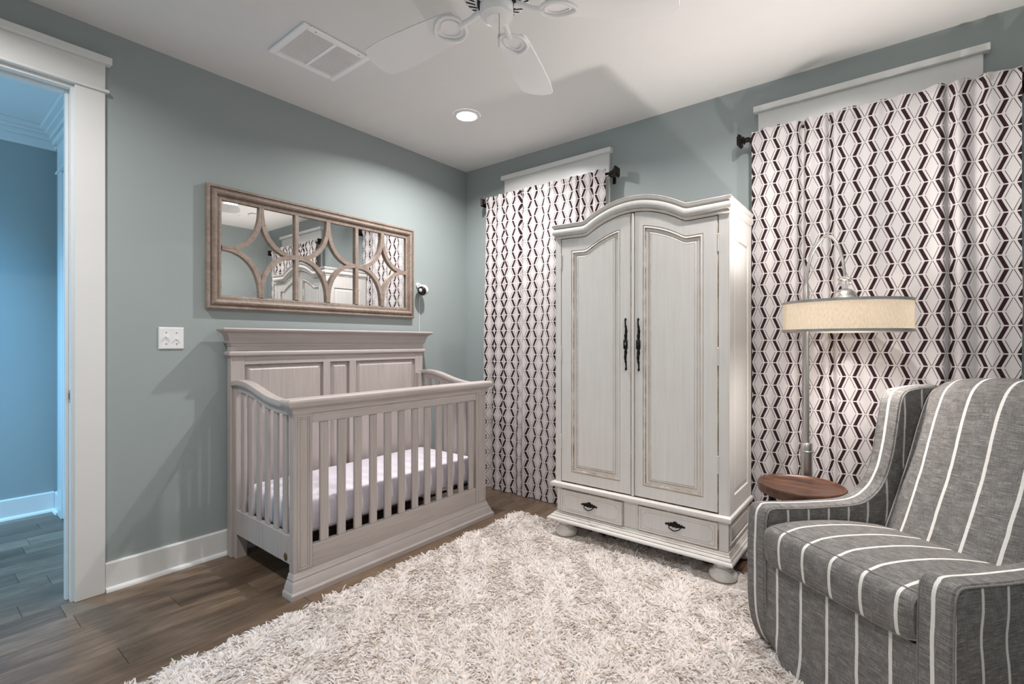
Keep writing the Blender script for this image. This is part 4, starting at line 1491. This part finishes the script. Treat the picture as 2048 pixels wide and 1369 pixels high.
def shag():
    camx, camy = 3.033, -3.162
    th = math.radians(38.4)
    nclump = 82000
    cx = rng.uniform(RX0, RX1, nclump)
    cy = rng.uniform(RY0, RY1, nclump)
    dx, dy = cx - camx, cy - camy
    fw = -math.sin(th) * dx + math.cos(th) * dy
    rt = math.cos(th) * dx + math.sin(th) * dy
    near = (fw > 1.3) & (np.abs(rt) < 1.25 * fw + 0.25)
    keep = near | (rng.random(nclump) < 0.25)
    # nothing grows under the feet or the chair
    for (fx_, fy_) in ((1.395, -0.540), (2.335, -0.540)):
        keep &= np.hypot(cx - fx_, cy - fy_) > 0.084
    ua = (cx - CO.x) * CA.x + (cy - CO.y) * CA.y
    vb = (cx - CO.x) * CB.x + (cy - CO.y) * CB.y
    keep &= ~((ua > 0.02) & (ua < 0.70) & (vb > 0.09) & (vb < 0.92))
    keep &= ~((np.abs(cx - 0.86) < 0))
    cx, cy = cx[keep], cy[keep]
    # direction field: tufts lean together in patches
    def field(x, y, s, ph):
        return (np.sin(x * 9.1 * s + 1.3 * np.sin(y * 7.3 * s + ph)) + np.sin(y * 8.3 * s + 1.7 * np.sin(x * 6.1 * s + 2 * ph)) + 0.8 * np.sin((x + y) * 14.7 * s + ph * 3))
    ang = 1.9 * field(cx, cy, 1.0, 0.7) + 0.9 * field(cx, cy, 3.1, 2.1) + rng.normal(0, 0.5, len(cx))
    per = 3
    X = np.repeat(cx, per) + rng.normal(0, 0.006, len(cx) * per)
    Y = np.repeat(cy, per) + rng.normal(0, 0.006, len(cx) * per)
    A = np.repeat(ang, per) + rng.normal(0, 0.55, len(cx) * per)
    sh_c = np.repeat(rng.random(len(cx)), per) * 0.6 + 0.4 * rng.random(len(cx) * per)
    n = len(X)
    L_ = rng.uniform(0.024, 0.038, n)
    wd = rng.uniform(0.0024, 0.0040, n)
    el = rng.uniform(0.6, 1.35, n)
    for (fx_, fy_) in ((1.395, -0.540), (2.335, -0.540)):
        near_f = np.hypot(X - fx_, Y - fy_) < 0.15
        L_ = np.where(near_f, L_ * 0.7, L_)
        el = np.where(near_f, el * 0.6, el)             # elevation at the root
    bend = rng.uniform(0.5, 1.25, n)
    tw = rng.normal(0, 0.5, n)
    K = 4
    ts = np.linspace(0, 1, K)
    wprof = np.array([0.8, 1.0, 1.0, 0.42])
    V = np.zeros((n, K, 2, 3), np.float32)
    px = X.copy(); py = Y.copy(); pz = np.full(n, 0.006)
    for k in range(K):
        e = el - bend * ts[k] * 1.15
        if k:
            st = L_ / (K - 1)
            px = px + np.cos(A) * np.cos(e) * st
            py = py + np.sin(A) * np.cos(e) * st
            pz = np.maximum(pz + np.sin(e) * st, 0.008)
        sx = -np.sin(A) * np.cos(tw); sy = np.cos(A) * np.cos(tw); sz = np.sin(tw)
        w_ = wd * wprof[k]
        for j, s_ in ((0, -1), (1, 1)):
            V[:, k, j, 0] = px + s_ * sx * w_
            V[:, k, j, 1] = py + s_ * sy * w_
            V[:, k, j, 2] = pz + s_ * sz * w_
    idx = (np.arange(n) * K * 2)[:, None]
    quads = []
    for k in range(K - 1):
        quads.append(idx + np.array([2 * k, 2 * k + 1, 2 * k + 3, 2 * k + 2])[None, :])
    F = np.stack(quads, 1).reshape(-1, 4)
    me = bpy.data.meshes.new('shag_pile')
    nv, nf_ = n * K * 2, len(F)
    me.vertices.add(nv)
    off = np.array([(RX0 + RX1) / 2, (RY0 + RY1) / 2, 0.0], np.float32)
    me.vertices.foreach_set('co', (V.reshape(-1, 3) - off).ravel())
    me.loops.add(nf_ * 4)
    me.loops.foreach_set('vertex_index', F.ravel().astype(np.int32))
    me.polygons.add(nf_)
    me.polygons.foreach_set('loop_start', np.arange(0, nf_ * 4, 4, dtype=np.int32))
    me.polygons.foreach_set('loop_total', np.full(nf_, 4, dtype=np.int32))
    me.polygons.foreach_set('use_smooth', np.ones(nf_, dtype=bool))
    at = me.attributes.new('shade', 'FLOAT', 'POINT')
    at.data.foreach_set('value', np.repeat(sh_c, K * 2).astype(np.float32))
    me.materials.append(M['rug'])
    me.update()
    me.validate()
    o_ = bpy.data.objects.new('shag_pile', me)
    COL.objects.link(o_)
    o_.parent = rug
    o_['kind'] = 'stuff'


shag()

# ------------------------------------------------------------------ armchair
ch = thing('armchair', 'charcoal grey armchair with narrow white stripes and sloping wing arms', 'armchair', (CO + CA * 0.36 + CB * 0.45)[:], math.atan2(CA.y, CA.x))
CWD = 0.718
AW = 0.086


def cw_(u, v, z):
    return (CO + CA * u + CB * v + Vector((0, 0, z)))[:]


SP = 0.1035
front = [(0.060, 0.016), (0.030, 0.06), (0.006, 0.13), (-0.004, 0.22), (-0.005, 0.40), (-0.002, 0.50), (0.004, 0.548), (0.018, 0.570), (0.045, 0.576)]
topc = [(0.12, 0.570), (0.22, 0.562), (0.32, 0.557), (0.42, 0.553), (0.49, 0.557), (0.545, 0.576), (0.595, 0.614), (0.635, 0.675), (0.662, 0.750), (0.680, 0.830), (0.695, 0.905), (0.706, 0.955), (0.722, 0.990), (0.748, 1.010), (0.79, 1.019), (0.86, 1.025), (0.94, 1.027)]
backc = [(0.985, 1.020), (1.002, 0.99), (0.985, 0.80), (0.95, 0.50), (0.91, 0.20), (0.885, 0.016)]
outline = catmull(front + topc, 4) + backc
NO = len(outline)


def inset(poly, d_):
    n = len(poly)
    out = []
    for i in range(n):
        p0, p1, p2 = np.array(poly[i - 1]), np.array(poly[i]), np.array(poly[(i + 1) % n])
        e1, e2 = p1 - p0, p2 - p1
        n1 = np.array([e1[1], -e1[0]]) / (np.linalg.norm(e1) + 1e-9)
        n2 = np.array([e2[1], -e2[0]]) / (np.linalg.norm(e2) + 1e-9)
        nn = n1 + n2
        nn /= (np.linalg.norm(nn) + 1e-9)
        out.append(tuple(p1 + nn * d_))
    return out


oin = inset(outline, 0.006)
for side in (0, 1):
    u0 = 0.0 if side == 0 else CWD - AW
    us = [u0, u0 + 0.006, u0 + AW / 2, u0 + AW - 0.006, u0 + AW]
    rings = []
    for k, u in enumerate(us):
        pl_ = oin if k in (0, len(us) - 1) else outline
        crownz = 0.004 if k == 2 else 0.0
        rings.append([cw_(u, v, z + (crownz if v > 0.02 else 0)) for v, z in pl_])
    mb = MB()
    # boxing band (one stripe runs along its centre)
    arc_ = 0.0
    uvr = []
    acc = [0.0]
    for i in range(1, NO):
        acc.append(acc[-1] + math.hypot(outline[i][0] - outline[i - 1][0], outline[i][1] - outline[i - 1][1]))
    for k, u in enumerate(us):
        xs_ = (u - (u0 + AW * 0.46)) + SP * 40.5
        uvr.append([(xs_, acc[i]) for i in range(NO)])
    for k in range(len(us) - 1):
        mb.grid([rings[k], rings[k + 1]], uv=[uvr[k], uvr[k + 1]])
    am = obj('arm', mb, 'cloth', ch, smooth=50)
    # flat inside and outside panels, stripes upright
    for k, nm in ((0, 'arm_panel'), (len(us) - 1, 'arm_panel')):
        uu = us[k] + (-0.001 if k == 0 else 0.001)
        ph = 0.047 if k else 0.02
        # triangulated fan strips between front/top edge and a base line, with soft ripples
        mb = MB()
        n_ = len(oin)
        vs_ = sorted(set([round(p[0], 4) for p in oin]))
        lo_, hi_ = min(vs_), max(vs_)
        cols_ = np.linspace(lo_ + 0.001, hi_ - 0.001, 60)
        up_ = oin[:len(oin) - len(backc) + 2]
        # upper boundary z at v and lower boundary z at v
        def ub(vq):
            best = -1
            for i in range(n_):
                (a0, b0), (a1, b1) = oin[i], oin[(i + 1) % n_]
                if (a0 - vq) * (a1 - vq) <= 0 and abs(a1 - a0) > 1e-9:
                    best = max(best, b0 + (b1 - b0) * (vq - a0) / (a1 - a0))
            return best
        def lb(vq):
            best = 9
            for i in range(n_):
                (a0, b0), (a1, b1) = oin[i], oin[(i + 1) % n_]
                if (a0 - vq) * (a1 - vq) <= 0 and abs(a1 - a0) > 1e-9:
                    best = min(best, b0 + (b1 - b0) * (vq - a0) / (a1 - a0))
            return best
        sg = -1 if k == 0 else 1
        P, UV = [], []
        for vq in cols_:
            a0, a1 = lb(vq), ub(vq)
            row, ur = [], []
            for j in range(25):
                tz = j / 24
                z = a0 + (a1 - a0) * tz
                edge = min(1, min(tz, 1 - tz) * 6) * min(1, (vq - lo_) * 12)
                rip = 0.004 * math.sin(vq * 21 + z * 16) * math.sin(z * 24 - vq * 7) * edge
                row.append(cw_(uu + sg * (rip * 0.7 + 0.001 * edge), vq, z))
                ur.append((vq + ph + 0.006 * math.sin(z * 19) * edge, z))
            P.append(row)
            UV.append(ur)
        mb.grid(P, uv=UV)
        obj(nm, mb, 'cloth', am, smooth='all')
        edge_pts = [cw_(uu, v, z) for v, z in oin[:NO - len(backc)]]
        obj('piping', MB().tube(edge_pts, 0.0032, 6), 'piping', am, smooth=True)

# apron with hem
mb = MB()
P, UV = [], []
for j, z in enumerate(np.linspace(0.016, 0.372, 14)):
    row, ur = [], []
    for u in np.linspace(AW - 0.004, CWD - AW + 0.004, 50):
        k = max(0.0, (0.13 - z) / 0.12)
        corner = 0.055 * k * k * math.exp(-((u - AW) / 0.05) ** 2)
        v = 0.004 + corner + 0.004 * math.sin(u * 26 + z * 5) * k - 0.006 * k
        row.append(cw_(u, v, z))
        ur.append((u + 0.5 * SP - 0.037 + 0.012 * math.sin(z * 9 + u * 8) * k, z))
    P.append(row)
    UV.append(ur)
mb.grid(P, uv=UV)
Pb = [[cw_(u, 0.09, z) for u in (AW - 0.004, CWD - AW + 0.004)] for z in (0.016, 0.372)]
mb.add([P[0][0], P[0][-1], Pb[0][1], Pb[0][0]], [(0, 1, 2, 3)], uvs=[[(0.03, 0)] * 4])
mb.add([P[-1][0], P[-1][-1], Pb[1][1], Pb[1][0]], [(0, 1, 2, 3)], uvs=[[(0.0, 0)] * 4])
obj('front_apron', mb, 'cloth', ch, smooth='all')
# seat deck below the cushion
obj('seat_deck', MB().box(0, 1, 0, 1, 0, 1).move(lambda a, b_, c_: cw_(AW + a * (CWD - 2 * AW), 0.03 + b_ * 0.6, 0.30 + 0.072 * c_)), 'cloth', ch)

# seat cushion: rounded section swept across, crowned
sec = [(0.02, 0.374), (0.004, 0.374), (-0.010, 0.380), (-0.018, 0.398), (-0.023, 0.435), (-0.023, 0.470), (-0.017, 0.496), (-0.006, 0.509), (0.012, 0.516), (0.05, 0.520), (0.10, 0.522)]
sec = catmull(sec, 3) + [(0.10 + 0.45 * k / 16, 0.522 - 0.058 * (k / 16) ** 1.15 + 0.010 * math.sin(PI * k / 16)) for k in range(1, 17)]
ul, ur_ = AW + 0.004, CWD - AW - 0.004
mb = MB()
P, UV = [], []
acc = [0.0]
for i in range(1, len(sec)):
    acc.append(acc[-1] + math.hypot(sec[i][0] - sec[i - 1][0], sec[i][1] - sec[i - 1][1]))
for i, (v, z) in enumerate(sec):
    row, uu_ = [], []
    for k in range(45):
        q = k / 44
        u = ul + (ur_ - ul) * q
        e = min(q, 1 - q) * 2
        round_ = (1 - min(1, e * 7)) ** 2
        hz = (z - 0.448)
        row.append(cw_(u, v + 0.012 * round_ * (1 if v < 0.05 else 0) - 0.006 * (1 - (2 * q - 1) ** 2) * (1 if v < 0.02 else 0), 0.448 + hz * (1 - 0.10 * round_) + 0.008 * (1 - (2 * q - 1) ** 4) * max(0.0, min(1.0, (v - 0.0) / 0.06))))
        uu_.append((u + 0.5 * SP - 0.073, acc[i]))
    P.append(row)
    UV.append(uu_)
mb.grid(P, uv=UV)
for col in (0, 44):
    mb.add([P[i][col] for i in range(len(sec))] , [tuple(range(len(sec)))], uvs=[[(0.0, sec[i][1]) for i in range(len(sec))]])
sc_ = obj('seat_cushion', mb, 'cloth', ch, smooth=60)
i_top = min(range(len(sec)), key=lambda i: abs(sec[i][0] - 0.012) + (0 if sec[i][1] > 0.5 else 9))
i_bot = min(range(len(sec)), key=lambda i: abs(sec[i][1] - 0.380) + (0 if sec[i][0] < 0 else 9))
for ii in (i_top, i_bot):
    obj('piping', MB().tube(P[ii], 0.0028, 6), 'piping', sc_, smooth=True)

# back: front face, rolled top, outside back
bp = catmull([(0.515, 0.440), (0.535, 0.478), (0.568, 0.545), (0.605, 0.625), (0.655, 0.735), (0.704, 0.855), (0.750, 0.948), (0.785, 0.992), (0.835, 1.018), (0.90, 1.027), (0.955, 1.022), (0.985, 0.995)], 4)
bp += [(0.99, 0.9), (0.965, 0.6), (0.93, 0.3), (0.90, 0.016)]
acc = [0.0]
for i in range(1, len(bp)):
    acc.append(acc[-1] + math.hypot(bp[i][0] - bp[i - 1][0], bp[i][1] - bp[i - 1][1]))
mb = MB()
P, UV = [], []
for i, (v, z) in enumerate(bp):
    row, uu_ = [], []
    for k in range(41):
        q = k / 40
        s_ = 1 - (2 * q - 1) ** 2
        wz = max(0.0, min(1.0, (z - 0.72) / 0.30))
        inside = 1.0 if i < 34 else 0.0
        # the back spreads behind the wings towards its top
        u = (AW - 0.006) + (CWD - 2 * AW + 0.012) * q
        dq = min(q, 1 - q) * (CWD - 2 * AW)
        side_ = 0.10 * math.exp(-(dq / 0.075) ** 1.4) * max(0.0, min(1.0, (0.985 - v) / 0.14)) * (1 if i < 44 else 0)
        row.append(cw_(u, v + side_, z + 0.052 * wz * (s_ ** 0.7) * (1 if i < 44 else max(0.0, (z - 0.8) / 0.2) if z > 0.8 else 0)))
        uu_.append((u + 0.5 * SP - 0.098 + 0.0, acc[i]))
    P.append(row)
    UV.append(uu_)
mb.grid(P, uv=UV)
obj('back', mb, 'cloth', ch, smooth=70)
obj('swivel_base', MB().box(0, 1, 0, 1, 0, 1).move(lambda a, b_, c_: cw_(0.15 + 0.42 * a, 0.2 + 0.5 * b_, 0.0072 + 0.28 * c_)), 'dark', ch)
